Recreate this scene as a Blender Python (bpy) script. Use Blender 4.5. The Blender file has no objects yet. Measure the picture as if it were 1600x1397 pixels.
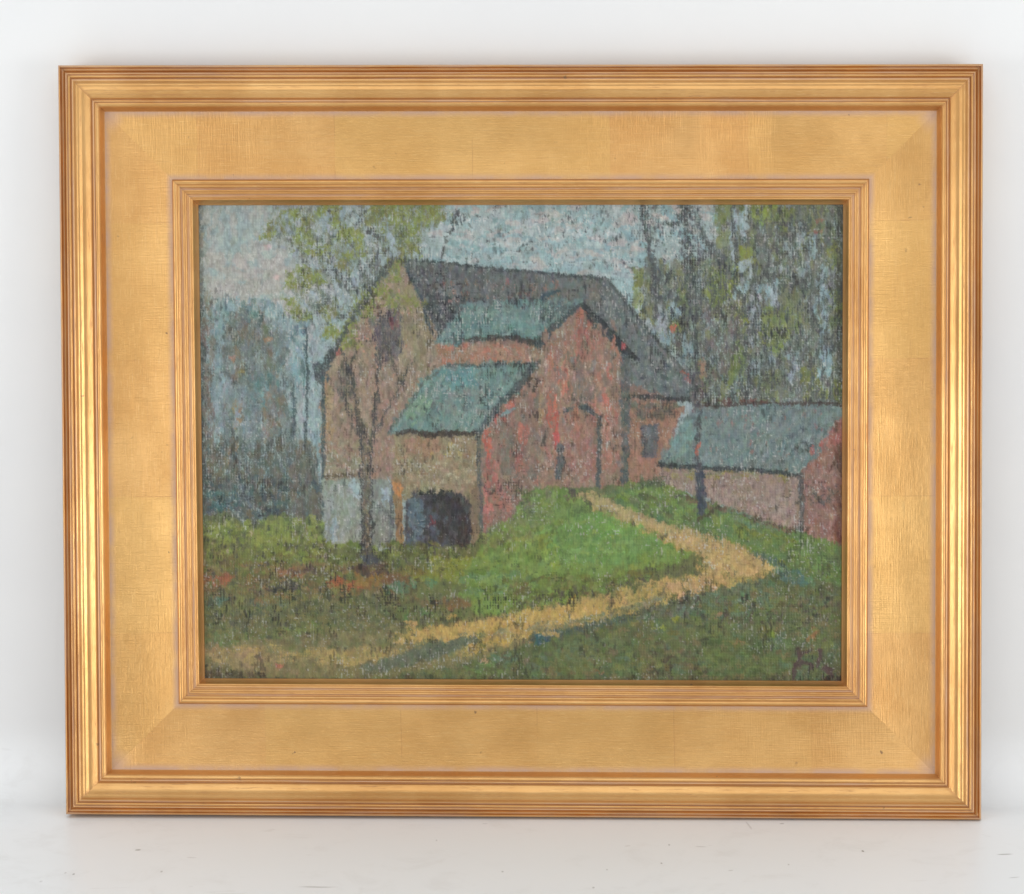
import math
import numpy as np
# ---------------------------------------------------------------- the oil painting, brushed stroke by stroke
SAT, SATG, TINT = .79, .66, np.array((0, 2, 0), np.float32)
PX0, PY0, PW, PH = 300, 312, 1026, 764
RG = np.random.RandomState(7)
YY, XX = np.mgrid[0:PH, 0:PW].astype(np.float32)
XX += PX0; YY += PY0

def noise(sx, sy, seed, octaves=1):
    """smooth value noise in -1..1 with cells of sx by sy pixels"""
    tot = np.zeros((PH, PW), np.float32); amp = 1.0; norm = 0
    for o in range(octaves):
        r = np.random.RandomState(seed * 17 + o)
        nx, ny = int(PW / sx) + 4, int(PH / sy) + 4
        g = r.rand(ny, nx).astype(np.float32) * 2 - 1
        u = (XX[0] - PX0) / sx; v = (YY[:, 0] - PY0) / sy
        iu = u.astype(int); fu = u - iu; iv = v.astype(int); fv = v - iv
        fu = fu * fu * (3 - 2 * fu); fv = (fv * fv * (3 - 2 * fv))[:, None]
        a = g[iv][:, iu] * (1 - fu) + g[iv][:, iu + 1] * fu
        b = g[iv + 1][:, iu] * (1 - fu) + g[iv + 1][:, iu + 1] * fu
        tot += amp * (a * (1 - fv) + b * fv); norm += amp * amp
        amp *= .6; sx = max(1.0, sx / 2); sy = max(1.0, sy / 2)
    return tot / norm ** .5

# canvas threads: slightly wandering warp and weft, plus loose slubs
JX = noise(40, 24, 1, 2) * 1.1; JY = noise(24, 40, 2, 2) * 1.1
WARP = np.sin((XX + JX) * 2 * np.pi / 4.1); WEFT = np.sin((YY + JY) * 2 * np.pi / 4.4)
SLUB = noise(1.6, 4.5, 3); SLUB2 = noise(4.5, 1.7, 4); GR = noise(1.2, 1.4, 5)
WEAVE = .34 * WARP + .26 * WEFT + .25 * WARP * WEFT + .5 * SLUB + .34 * SLUB2 + .3 * GR
WEAVE = (WEAVE / WEAVE.std() / 2).astype(np.float32)          # about -1..1
EX = noise(9, 9, 11, 3) * 3.2; EY = noise(9, 9, 12, 3) * 3.2    # ragged edges

C = np.zeros((PH, PW, 3), np.float32)
HT = np.zeros((PH, PW), np.float32)                             # paint thickness

def inside(p, warp=1.0):
    xs = XX + EX * warp; ys = YY + EY * warp
    x0 = min(a for a, b in p) - 10; x1 = max(a for a, b in p) + 10
    y0 = min(b for a, b in p) - 10; y1 = max(b for a, b in p) + 10
    i0, i1 = max(0, int(y0 - PY0)), min(PH, int(y1 - PY0)); j0, j1 = max(0, int(x0 - PX0)), min(PW, int(x1 - PX0))
    m = np.zeros((PH, PW), np.float32)
    if i1 <= i0 or j1 <= j0: return m
    X = xs[i0:i1, j0:j1]; Y = ys[i0:i1, j0:j1]; k = np.zeros(X.shape, bool)
    n = len(p)
    for a in range(n):
        ax, ay = p[a]; bx, by = p[(a + 1) % n]
        if ay == by: continue
        c = ((ay > Y) != (by > Y)) & (X < (bx - ax) * (Y - ay) / (by - ay) + ax)
        k ^= c
    m[i0:i1, j0:j1] = k
    return m

def soft(m, r):
    r = int(r)
    if r < 1: return m
    for ax in (0, 1):
        pad = [(0, 0), (0, 0)]; pad[ax] = (r + 1, r)
        q = np.cumsum(np.pad(m, pad, mode='edge'), axis=ax, dtype=np.float64)
        n = m.shape[ax]
        m = (np.take(q, range(2 * r + 1, 2 * r + 1 + n), axis=ax) - np.take(q, range(0, n), axis=ax)) / (2 * r + 1)
        m = m.astype(np.float32)
    return m

def lay(m, col, cover=1.0, dry=.5, thick=.3):
    """lay paint through mask m: where cover is low it only catches the raised threads"""
    global C, HT
    a = np.clip((m * cover - .5 + WEAVE * dry * .5) * 2.2 + .5, 0, 1) * (m > .02)
    a = a[..., None]
    C = C * (1 - a) + np.array(col, np.float32) * a
    HT = HT * (1 - a[..., 0] * .5) + a[..., 0] * thick * .5

def fill(p, col, cover=1.0, dry=.4, edge=1, warp=1.0, thick=.3):
    lay(soft(inside(p, warp), edge), col, cover, dry, thick)

def line(p, w, col, cover=.9, dry=.8, warp=.6, thick=.1):
    """a brushed line through the points, w wide (a number, or one per point)"""
    ws = w if isinstance(w, (list, tuple)) else [w] * len(p)
    ws = [q * 1.25 + .8 for q in ws]; cover = min(1.0, cover + .17); col = tuple(q * .88 for q in col)
    m = np.zeros((PH, PW), np.float32)
    for (a, b, wa, wb) in zip(p[:-1], p[1:], ws[:-1], ws[1:]):
        r = max(wa, wb) + 8
        i0 = max(0, int(min(a[1], b[1]) - r - PY0)); i1 = min(PH, int(max(a[1], b[1]) + r - PY0))
        j0 = max(0, int(min(a[0], b[0]) - r - PX0)); j1 = min(PW, int(max(a[0], b[0]) + r - PX0))
        if i1 <= i0 or j1 <= j0: continue
        X = (XX + EX * warp)[i0:i1, j0:j1]; Y = (YY + EY * warp)[i0:i1, j0:j1]
        dx, dy = b[0] - a[0], b[1] - a[1]; L = dx * dx + dy * dy + 1e-6
        t = np.clip(((X - a[0]) * dx + (Y - a[1]) * dy) / L, 0, 1)
        d = np.hypot(X - a[0] - t * dx, Y - a[1] - t * dy)
        wd = (wa + (wb - wa) * t) / 2
        m[i0:i1, j0:j1] = np.maximum(m[i0:i1, j0:j1], np.clip((wd - d) / 1.6 + .5, 0, 1))
    lay(m, col, cover, dry, thick)

def dabs(p, n, ln, wd, ang, cols, seed, cover=.75, dry=.9, jit=.25, thick=.5, cj=7, aj=.25):
    """n separate brush dabs inside polygon p"""
    global C, HT
    r = np.random.RandomState(seed)
    x0 = min(a for a, b in p); x1 = max(a for a, b in p); y0 = min(b for a, b in p); y1 = max(b for a, b in p)
    k = 0; tries = 0
    while k < n and tries < n * 12:
        tries += 1
        x = r.uniform(x0, x1); y = r.uniform(y0, y1); c = False
        for a in range(len(p)):
            ax, ay = p[a]; bx, by = p[(a + 1) % len(p)]
            if (ay > y) != (by > y) and x < (bx - ax) * (y - ay) / (by - ay) + ax: c = not c
        if not c: continue
        k += 1
        a = ang + r.normal(0, aj); L = ln * r.uniform(.5, 1.5); Wd = wd * r.uniform(.6, 1.4)
        col = np.array(cols[r.randint(len(cols))], np.float32) + r.normal(0, cj) + r.normal(0, cj * .35, 3)
        R = int(max(L, Wd) + 4)
        i0, i1 = max(0, int(y - PY0) - R), min(PH, int(y - PY0) + R); j0, j1 = max(0, int(x - PX0) - R), min(PW, int(x - PX0) + R)
        if i1 <= i0 or j1 <= j0: continue
        X = XX[i0:i1, j0:j1] + EX[i0:i1, j0:j1] * .7 - x; Y = YY[i0:i1, j0:j1] + EY[i0:i1, j0:j1] * .7 - y
        ca, sa = np.cos(a), np.sin(a)
        u = (X * ca + Y * sa) / (L / 2 + .5); v = (-X * sa + Y * ca) / (Wd / 2 + .5)
        d = np.sqrt(u ** 4 + v * v)
        m = np.clip((1.1 - d) * 2.5, 0, 1) * cover * r.uniform(1 - jit, 1 + jit)
        al = np.clip((m - .5 + WEAVE[i0:i1, j0:j1] * dry * .5) * 2.2 + .5, 0, 1) * (m > .03)
        al = al[..., None]
        C[i0:i1, j0:j1] = C[i0:i1, j0:j1] * (1 - al) + col * al
        HT[i0:i1, j0:j1] += al[..., 0] * thick * .4 * (1 - HT[i0:i1, j0:j1])

def rect(x0, y0, x1, y1): return [(x0, y0), (x1, y0), (x1, y1), (x0, y1)]
V = np.pi / 2
ALL = rect(296, 308, 1330, 1080)

# ---- ground tone and sky
C[:] = (74, 78, 76)
fill(ALL, (141, 157, 157), .95, .25, 0)
dabs(rect(300, 312, 520, 500), 330, 22, 11, V, [(150, 159, 155), (154, 156, 151), (144, 158, 157), (156, 157, 152), (148, 157, 150)], 1, .8, .5, cj=3)
dabs(rect(330, 400, 470, 490), 60, 26, 13, 0, [(162, 157, 152), (157, 154, 147)], 2, .8, .5, cj=3)
dabs(rect(680, 312, 1010, 440), 380, 26, 9, 0, [(152, 164, 166), (163, 158, 157), (138, 162, 166), (127, 156, 160), (158, 168, 170)], 3, .8, .5, cj=4, aj=.3)
dabs(rect(960, 312, 1140, 480), 150, 22, 10, .2, [(150, 162, 164), (166, 157, 154), (127, 156, 162), (164, 158, 156)], 4, .8, .5, cj=4)
fill([(690, 405), (960, 430), (1000, 440), (1010, 500), (985, 490), (950, 428), (690, 412)], (142, 166, 170), .7, .5, 3)
dabs(rect(700, 316, 1120, 420), 190, 5, 3, 1.2, [(85, 90, 92), (72, 76, 80), (100, 112, 110)], 5, .62, 1.2, cj=5)
dabs(rect(400, 500, 512, 800), 210, 26, 10, V, [(128, 148, 152), (118, 146, 152), (146, 152, 154), (136, 152, 154)], 6, .8, .5, cj=4)
dabs(rect(478, 560, 508, 700), 40, 24, 9, V, [(140, 158, 162), (132, 154, 158)], 7, .85, .4, cj=3)

# ---- blue-grey trees at the left
LT = [(300, 455), (322, 470), (350, 492), (372, 486), (392, 480), (412, 488), (436, 500), (446, 540), (440, 600), (470, 690), (512, 700), (512, 830), (300, 830)]
fill(LT, (98, 107, 103), .62, 1.1, 4)
dabs(LT, 420, 24, 9, V, [(95, 108, 104), (104, 103, 92), (88, 106, 108), (112, 104, 92), (92, 98, 92)], 8, .66, .9, cj=5)
dabs(rect(345, 488, 445, 600), 90, 22, 10, V, [(103, 105, 86), (95, 104, 88), (115, 108, 94), (110, 100, 84)], 9, .7, .9, cj=5)
dabs([(325, 470), (420, 470), (440, 505), (330, 505)], 60, 12, 6, V, [(88, 118, 118), (112, 140, 142), (84, 105, 104)], 10, .7, 1)
dabs(rect(330, 560, 348, 690), 30, 22, 9, V, [(118, 144, 150), (128, 144, 150)], 11, .75, .8)
dabs([(338, 590), (352, 600), (410, 625), (400, 660), (372, 700), (358, 690), (340, 640)], 80, 18, 7, V, [(128, 142, 148), (136, 142, 148), (112, 134, 140)], 12, .74, .9)
dabs(rect(385, 590, 432, 640), 30, 18, 8, V, [(84, 118, 118), (100, 134, 138)], 13, .7, .9)
dabs(rect(412, 610, 446, 690), 40, 16, 8, V, [(116, 108, 90), (120, 104, 88)], 14, .7, .9)
dabs(rect(436, 500, 480, 600), 50, 26, 7, V, [(122, 152, 158), (112, 140, 146), (88, 112, 118)], 15, .66, .9)
line([(481, 514), (480, 540), (482, 580), (481, 640), (478, 700)], 3, (70, 86, 90), .62, 1.2)
line([(459, 600), (461, 660), (458, 690)], 5, (76, 96, 100), .55, 1.2)
fill([(300, 690), (360, 675), (420, 700), (452, 690), (500, 705), (510, 740), (512, 830), (300, 830)], (84, 94, 90), .6, 1.1, 6)
dabs([(310, 690), (440, 680), (506, 705), (508, 815), (310, 815)], 260, 16, 9, V, [(88, 92, 84), (98, 92, 80), (78, 92, 92), (104, 96, 78), (92, 88, 78)], 16, .7, .9, cj=5)
dabs([(318, 745), (512, 745), (512, 812), (318, 812)], 230, 10, 6, .3, [(68, 82, 86), (74, 98, 100), (62, 72, 78), (84, 88, 82), (80, 76, 74)], 17, .66, 1.0, aj=.9)
dabs(rect(328, 765, 372, 795), 20, 14, 7, 0, [(72, 106, 108), (64, 98, 98)], 18, .7, .9)
dabs(rect(455, 700, 496, 800), 40, 24, 10, V, [(98, 92, 82), (92, 98, 90)], 19, .7, .7)
dabs([(350, 640), (352, 600), (380, 640), (370, 700), (340, 760), (346, 700)], 26, 8, 4, V, [(150, 120, 80), (140, 110, 84)], 20, .55, 1.2)
fill([(493, 690), (505, 690), (505, 745), (498, 745)], (120, 146, 152), .7, .6, 2)
dabs([(322, 500), (440, 492), (470, 690), (330, 690)], 150, 22, 10, V, [(104, 116, 116), (112, 124, 126), (98, 110, 108)], 213, .52, 1.1, cj=4)
# the far crown is round, with pale sky to either side of it
dabs([(318, 476), (350, 470), (372, 480), (352, 505), (342, 560), (322, 560)], 50, 18, 8, V, [(120, 144, 148), (110, 136, 140), (130, 148, 150)], 185, .72, .9)
dabs([(398, 470), (440, 478), (446, 520), (430, 505), (410, 488)], 30, 16, 8, V, [(132, 150, 154), (122, 146, 150)], 186, .74, .8)
dabs([(322, 560), (345, 560), (345, 690), (330, 690)], 30, 20, 7, V, [(122, 142, 148), (112, 132, 138)], 187, .68, .9)
# dark strip against the rabbet: the frame lip's shade painted in
fill(rect(300, 312, 318, 500), (112, 118, 108), .62, 1.0, 4)
fill(rect(300, 450, 322, 830), (74, 82, 78), .62, 1.1, 4)
dabs(rect(303, 320, 317, 470), 36, 24, 5, V, [(128, 120, 98), (116, 124, 116), (92, 102, 100)], 21, .65, .9)
dabs(rect(319, 470, 332, 720), 46, 24, 6, V, [(110, 104, 96), (120, 106, 96)], 22, .6, 1.0)

# ---- right-hand woods
RT = [(1008, 312), (1010, 420), (985, 460), (1000, 520), (1070, 560), (1088, 640), (1326, 640), (1326, 312)]
fill([(1122, 312), (1110, 420), (1060, 440), (1000, 440), (1010, 520), (1070, 570), (1088, 640), (1326, 640), (1326, 312)], (100, 106, 100), .72, .9, 8)
dabs([(1000, 420), (1130, 400), (1326, 400), (1326, 635), (1088, 635), (1070, 560), (1005, 510)], 720, 26, 9, V, [(104, 110, 96), (96, 102, 98), (112, 114, 78), (90, 96, 92), (106, 112, 84), (110, 112, 104)], 23, .7, .9, cj=5)
dabs([(1128, 312), (1326, 312), (1326, 420), (1128, 420)], 260, 24, 9, V, [(106, 112, 84), (104, 108, 100), (114, 118, 76), (98, 104, 98), (110, 110, 98)], 24, .7, .8, cj=5)
for k, (x, y, w, h, c) in enumerate([
        (1130, 330, 20, 30, (112, 120, 74)), (1132, 370, 22, 26, (118, 124, 84)), (1195, 330, 34, 30, (126, 138, 60)), (1225, 345, 40, 30, (112, 120, 66)),
        (1170, 405, 22, 24, (126, 132, 56)), (1125, 440, 46, 44, (122, 130, 62)), (1146, 432, 14, 22, (134, 140, 54)), (1120, 455, 30, 26, (116, 126, 60)),
        (1160, 490, 22, 26, (128, 136, 56)), (1122, 480, 18, 30, (112, 120, 66)), (1152, 475, 26, 20, (112, 112, 72)), (1000, 435, 14, 24, (122, 128, 66)),
        (1062, 440, 16, 22, (118, 118, 78)), (1000, 465, 14, 22, (124, 132, 82)), (1012, 495, 22, 20, (122, 120, 76)), (1072, 460, 20, 30, (108, 116, 72)),
        (1215, 500, 44, 60, (112, 122, 66)), (1240, 500, 26, 40, (118, 128, 72)), (1208, 540, 24, 36, (114, 126, 64)), (1305, 480, 20, 60, (108, 118, 56)),
        (1303, 400, 14, 40, (116, 122, 60)), (1150, 590, 18, 60, (114, 122, 62)), (1270, 600, 40, 44, (112, 116, 60)), (1205, 605, 20, 44, (110, 116, 70)),
        (1310, 610, 12, 40, (118, 126, 50)), (1155, 555, 18, 40, (104, 116, 64)), (1095, 590, 16, 40, (110, 116, 70)), (1052, 500, 14, 30, (116, 126, 66)),
        (1235, 460, 30, 26, (108, 110, 80)), (1320, 360, 12, 60, (92, 98, 66)), (1268, 340, 30, 36, (112, 116, 78))]):
    dabs(rect(x - w / 2, y - h / 2, x + w / 2, y + h / 2), int(w * h / 50) + 3, 16, 8, V, [c, (c[0] - 8, c[1] - 6, c[2] + 8)], 300 + k, .78, .8, cj=5)
for k, (x, y, w, h, c) in enumerate([
        (1158, 345, 20, 30, (132, 154, 160)), (1165, 340, 8, 70, (150, 166, 172)), (1150, 370, 8, 50, (138, 156, 162)), (1146, 400, 6, 60, (140, 156, 162)), (1250, 375, 20, 40, (126, 140, 142)),
        (1268, 385, 16, 30, (130, 150, 156)), (1228, 400, 20, 40, (128, 142, 144)), (1255, 420, 18, 30, (118, 132, 134)), (1165, 425, 20, 40, (138, 152, 156)),
        (1155, 455, 26, 18, (136, 162, 170)), (1190, 460, 24, 22, (134, 158, 166)), (1178, 475, 24, 20, (146, 150, 156)), (1208, 450, 14, 24, (126, 150, 158)), (1210, 465, 8, 30, (150, 160, 168)),
        (1285, 440, 14, 50, (126, 146, 152)), (1284, 475, 20, 40, (128, 152, 160)), (1288, 500, 14, 40, (120, 144, 152)), (1035, 500, 22, 36, (140, 146, 154)),
        (1042, 530, 26, 18, (124, 148, 156)), (1020, 515, 16, 20, (132, 148, 152)), (1077, 548, 20, 40, (116, 138, 144)), (1074, 535, 16, 20, (120, 142, 148)),
        (1056, 490, 12, 24, (126, 150, 158)), (1118, 550, 12, 34, (120, 134, 144)), (1125, 570, 10, 40, (116, 136, 144)), (1178, 575, 18, 24, (130, 144, 152)), (1200, 560, 20, 16, (118, 132, 142)),
        (1240, 560, 16, 16, (112, 134, 140)), (1288, 560, 18, 50, (122, 148, 156)), (1290, 580, 20, 16, (128, 156, 164)), (1240, 580, 12, 30, (128, 138, 148)), (1178, 510, 20, 60, (112, 122, 128)),
        (1060, 570, 10, 20, (124, 144, 150)), (1105, 500, 14, 18, (118, 134, 138)), (1300, 450, 10, 60, (122, 130, 134)), (1100, 440, 14, 20, (138, 152, 156)), (1150, 610, 14, 34, (104, 124, 126))]):
    dabs(rect(x - w / 2, y - h / 2, x + w / 2, y + h / 2), int(w * h / 55) + 3, 14, 6, V, [c, (c[0] - 10, c[1] - 8, c[2] - 6), (c[0] + 8, c[1] + 4, c[2] + 4)], 400 + k, .74, 1.0, cj=5)
dabs([(1010, 430), (1326, 430), (1326, 632), (1080, 632)], 520, 18, 3.5, V, [(70, 76, 76), (82, 84, 80), (62, 66, 68)], 25, .6, 1.2, cj=5)
dabs([(1170, 320), (1326, 320), (1326, 440), (1170, 440)], 160, 16, 3.5, V, [(74, 78, 74), (86, 88, 82)], 26, .6, 1.2, cj=5)
dabs(rect(1160, 345, 1260, 375), 26, 16, 4, 0, [(70, 74, 72), (82, 80, 76)], 27, .62, 1.1)
dabs([(1088, 480), (1160, 480), (1170, 560), (1100, 600)], 70, 14, 6, V, [(96, 90, 86), (104, 92, 88), (80, 80, 80)], 28, .66, 1)
fill(rect(1304, 312, 1330, 640), (66, 70, 60), .58, 1.2, 5)
# dark thin saplings and limbs against the sky
for p, w in [([(1007, 318), (1010, 360), (1018, 400), (1025, 440), (1030, 470)], 6), ([(1016, 385), (1024, 430), (1026, 500)], 5),
             ([(1070, 318), (1074, 360), (1076, 420), (1082, 470)], 8), ([(1076, 335), (1092, 350), (1100, 375), (1118, 395)], 5), ([(1073, 340), (1056, 352), (1040, 350)], 5),
             ([(1112, 395), (1130, 415), (1140, 428)], 9), ([(1100, 360), (1110, 400)], 4), ([(717, 328), (706, 358), (696, 385), (690, 404)], 3.5), ([(712, 330), (722, 352)], 3),
             ([(1145, 318), (1149, 370), (1150, 415)], 3.5), ([(1088, 520), (1092, 600)], 6)]:
    line(p, w, (80, 84, 86), .56, 1.3, 1.2)
dabs([(1000, 318), (1030, 318), (1040, 470), (1015, 470)], 60, 6, 3, 1.1, [(76, 80, 84), (90, 94, 96)], 29, .62, 1.2)
dabs([(1058, 318), (1095, 318), (1115, 420), (1085, 500), (1065, 440)], 150, 7, 3.5, .9, [(74, 78, 80), (92, 98, 98), (84, 84, 82)], 30, .62, 1.2, aj=.8)
dabs([(1085, 380), (1140, 400), (1150, 460), (1080, 470)], 90, 8, 4, .6, [(74, 80, 84), (90, 94, 92)], 31, .6, 1.2, aj=.8)

# ---- main barn roof
ROOF = [(612, 405), (690, 412), (800, 424), (905, 432), (948, 434), (975, 462), (1030, 530), (1090, 598), (1094, 628), (985, 622), (900, 500), (846, 540), (690, 545), (664, 480), (640, 430)]
fill(ROOF, (97, 101, 102), .98, .5, 1)
dabs([(615, 410), (945, 436), (960, 470), (900, 480), (740, 476), (700, 520), (668, 478)], 420, 12, 5, V, [(92, 94, 96), (84, 86, 90), (106, 106, 106), (104, 96, 92), (76, 78, 80), (98, 104, 104)], 32, .68, 1.0, cj=5)
dabs([(665, 455), (760, 470), (720, 490), (696, 530), (672, 490)], 150, 8, 4, .3, [(60, 66, 72), (72, 76, 80), (52, 56, 60)], 33, .68, 1.1, aj=.9)
dabs([(620, 412), (700, 420), (690, 470), (650, 450)], 90, 9, 4, .8, [(70, 72, 78), (80, 78, 80), (100, 104, 110)], 34, .66, 1.1, aj=.8)
dabs([(820, 440), (940, 440), (970, 470), (930, 480), (900, 462), (830, 465)], 110, 14, 7, .1, [(100, 100, 96), (92, 104, 104), (108, 102, 96)], 35, .72, .7, cj=4)
dabs([(940, 450), (975, 470), (1085, 605), (1080, 622), (990, 615), (965, 540)], 320, 14, 8, 1.2, [(98, 108, 108), (106, 110, 110), (90, 100, 102), (104, 104, 106), (94, 98, 94)], 36, .74, .7, cj=4)
dabs([(1005, 560), (1070, 560), (1085, 615), (1000, 615)], 70, 9, 4, .5, [(70, 80, 84), (112, 120, 122)], 37, .6, 1.1, aj=.8)
dabs(rect(690, 440, 880, 470), 40, 7, 4, V, [(150, 100, 90), (130, 92, 84)], 38, .5, 1.2)
line([(612, 404), (690, 411), (800, 423), (905, 433), (946, 436)], 3, (66, 72, 76), .66, 1.1)
line([(948, 436), (972, 462), (1000, 500), (1035, 540), (1075, 586), (1098, 612)], 3, (86, 94, 92), .62, 1.1)

# ---- gable wall at the left
fill([(690, 530), (846, 530), (900, 480), (984, 600), (1060, 625), (1050, 756), (900, 772), (820, 790), (745, 845), (640, 700)], (128, 100, 90), 1.0, .3)
GB = [(503, 600), (520, 560), (560, 492), (590, 440), (618, 408), (634, 420), (655, 450), (672, 495), (692, 540), (850, 540), (850, 580), (690, 580), (640, 640), (622, 690), (622, 765), (506, 765)]
fill(GB, (144, 122, 104), 1.0, .4, 1)
dabs(GB, 760, 20, 8, V, [(148, 122, 104), (140, 120, 100), (150, 118, 102), (134, 120, 96), (154, 128, 110), (128, 114, 98)], 39, .72, .85, cj=5)
dabs([(625, 430), (660, 470), (690, 545), (660, 580), (628, 560), (620, 480)], 120, 20, 7, V, [(134, 122, 92), (142, 126, 100), (126, 114, 90)], 40, .74, .8, cj=4)
dabs([(506, 590), (520, 590), (518, 740), (506, 740)], 50, 22, 6, V, [(160, 126, 92), (152, 128, 96)], 41, .74, .8, cj=4)
dabs([(690, 537), (846, 540), (842, 570), (690, 574)], 120, 15, 8, .2, [(152, 112, 92), (158, 116, 96), (144, 108, 88), (168, 104, 86)], 42, .8, .6, cj=4)
dabs([(830, 545), (848, 540), (846, 572), (800, 572)], 30, 8, 4, V, [(176, 152, 128), (120, 92, 80)], 43, .6, 1.1)
dabs([(636, 400), (700, 560), (640, 620), (560, 620), (560, 500)], 50, 9, 3, V, [(184, 162, 140), (176, 120, 100)], 44, .55, 1.2)
dabs(rect(508, 690, 560, 748), 70, 15, 8, .2, [(140, 130, 106), (150, 118, 98), (136, 124, 100)], 45, .74, .8)
dabs(rect(585, 600, 622, 745), 110, 18, 8, V, [(146, 118, 104), (150, 112, 98), (136, 112, 96)], 46, .74, .8)
dabs(rect(530, 570, 552, 620), 30, 20, 6, V, [(108, 98, 92), (118, 104, 94)], 47, .6, 1)
# loft opening
fill([(588, 505), (606, 488), (622, 486), (628, 508), (626, 552), (600, 556), (590, 540)], (88, 84, 88), .78, .9, 3)
dabs([(578, 495), (600, 480), (628, 480), (634, 540), (622, 565), (590, 568)], 90, 12, 5, V, [(82, 78, 84), (96, 88, 88), (104, 98, 100), (74, 70, 76)], 48, .66, 1.1)
dabs(rect(612, 494, 624, 516), 8, 12, 5, V, [(118, 76, 80), (112, 62, 70)], 49, .72, .8)
# dark verge of the roof
line([(616, 406), (600, 428), (582, 452), (562, 482), (545, 510), (524, 545), (508, 572), (500, 590)], [8, 9, 8, 8, 6, 8, 11, 9], (84, 90, 90), .64, 1.1, 1.2)
dabs([(492, 570), (514, 562), (512, 600), (498, 602)], 34, 8, 5, V, [(66, 74, 80), (78, 86, 90)], 50, .7, 1)
dabs([(600, 412), (622, 404), (560, 500), (548, 496)], 60, 7, 4, 2.1, [(78, 78, 76), (98, 92, 84)], 51, .62, 1.2)
line([(505, 590), (507, 650), (506, 720), (507, 800), (507, 850)], 4, (74, 92, 96), .62, 1.1)
line([(638, 424), (650, 448), (664, 474), (668, 500), (676, 520)], 4, (74, 88, 96), .6, 1.1)
# whitewashed base
fill([(507, 752), (560, 748), (622, 752), (622, 856), (507, 856)], (130, 138, 128), .95, .6, 2)
dabs(rect(507, 754, 562, 852), 150, 16, 8, V, [(136, 144, 136), (126, 136, 122), (142, 148, 144), (124, 128, 114)], 52, .74, .8, cj=4)
dabs(rect(584, 755, 616, 852), 90, 16, 8, V, [(122, 126, 120), (128, 134, 126), (112, 114, 108)], 53, .74, .8, cj=4)
dabs([(540, 748), (556, 746), (564, 760), (560, 780), (552, 762)], 14, 12, 5, .5, [(156, 172, 178), (148, 168, 174)], 54, .82, .5, cj=3)
dabs(rect(600, 752, 616, 785), 12, 16, 5, V, [(142, 158, 166)], 55, .78, .6, cj=3)
dabs(rect(509, 800, 526, 850), 14, 14, 6, V, [(136, 152, 160)], 56, .74, .8, cj=3)
line([(510, 745), (535, 742), (556, 745)], 5, (104, 88, 70), .6, 1.1)
line([(614, 755), (613, 800), (612, 852)], 4, (104, 106, 112), .62, 1.1)

# ---- middle barn: teal roof, red gable
MR = [(733, 476), (800, 472), (880, 468), (906, 470), (900, 480), (876, 500), (846, 532), (780, 528), (734, 534), (692, 538), (688, 528), (712, 500)]
fill(MR, (97, 126, 124), 1.0, .45, 1)
dabs(MR, 230, 20, 7, -.1, [(98, 130, 128), (106, 128, 124), (90, 122, 122), (110, 134, 130), (100, 120, 118)], 57, .78, .7, cj=4)
dabs([(740, 474), (880, 468), (870, 480), (740, 484)], 40, 8, 3.5, V, [(66, 72, 76), (82, 90, 90)], 58, .6, 1.2)
dabs([(845, 470), (905, 470), (870, 506), (850, 500)], 44, 11, 4, 2.3, [(76, 88, 92), (104, 118, 112), (66, 76, 82)], 59, .64, 1.1)
line([(726, 532), (770, 528), (800, 528), (842, 536)], [4, 6, 6, 9], (72, 66, 64), .66, 1)
line([(876, 454), (850, 462), (846, 468)], 4, (60, 86, 96), .7, .8)
GM = [(842, 540), (876, 508), (906, 484), (916, 484), (944, 520), (972, 556), (984, 640), (984, 762), (930, 770), (812, 775), (806, 760), (838, 640)]
fill(GM, (142, 108, 92), 1.0, .5, 1)
dabs(GM, 540, 18, 6, V, [(146, 108, 92), (152, 100, 86), (134, 110, 96), (126, 106, 92), (150, 120, 94), (116, 106, 98), (140, 122, 102)], 60, .72, .9, cj=5)
dabs([(905, 488), (922, 494), (930, 510), (900, 510)], 22, 12, 7, V, [(158, 96, 82)], 61, .8, .6)
for k, (x, y, w, h, c) in enumerate([(880, 590, 14, 44, (192, 96, 80)), (872, 670, 8, 60, (190, 70, 66)), (866, 640, 16, 50, (184, 88, 74)), (948, 640, 10, 50, (180, 100, 84)), (860, 565, 8, 40, (174, 100, 84)),
                                  (950, 700, 14, 60, (164, 104, 88)), (915, 540, 30, 40, (166, 98, 86)), (950, 590, 8, 30, (176, 96, 84)), (940, 545, 12, 40, (160, 100, 90)), (848, 640, 10, 50, (152, 116, 82))]):
    dabs(rect(x - w / 2, y - h / 2, x + w / 2, y + h / 2), int(w * h / 60) + 3, 20, 4, V, [c, (c[0] - 10, c[1] + 4, c[2] + 4)], 500 + k, .74, .9, cj=5)
dabs(rect(896, 560, 930, 630), 50, 14, 6, V, [(112, 104, 98), (122, 102, 92)], 62, .7, .9)
dabs(rect(884, 650, 936, 755), 110, 16, 5, V, [(150, 98, 88), (142, 94, 84), (158, 112, 104), (138, 106, 98)], 63, .72, .9)
dabs([(845, 560), (982, 545), (984, 750), (845, 750)], 90, 8, 3, V, [(190, 158, 146), (180, 140, 130)], 64, .5, 1.2)
dabs([(835, 560), (846, 560), (842, 660), (830, 660)], 44, 7, 4, V, [(80, 76, 72), (100, 86, 76)], 65, .62, 1.1)
line([(876, 645), (892, 640), (912, 636), (928, 644), (940, 648)], [3, 3, 6, 5, 5], (86, 96, 98), .72, .9)
line([(938, 648), (938, 690), (937, 730), (936, 765)], 5, (84, 90, 92), .66, 1)
line([(877, 698), (877, 725), (873, 744)], 8, (96, 100, 104), .68, .9)
line([(912, 478), (936, 498), (955, 520), (975, 544), (996, 560)], [6, 6, 9, 10, 6], (52, 58, 62), .78, .8)
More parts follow.
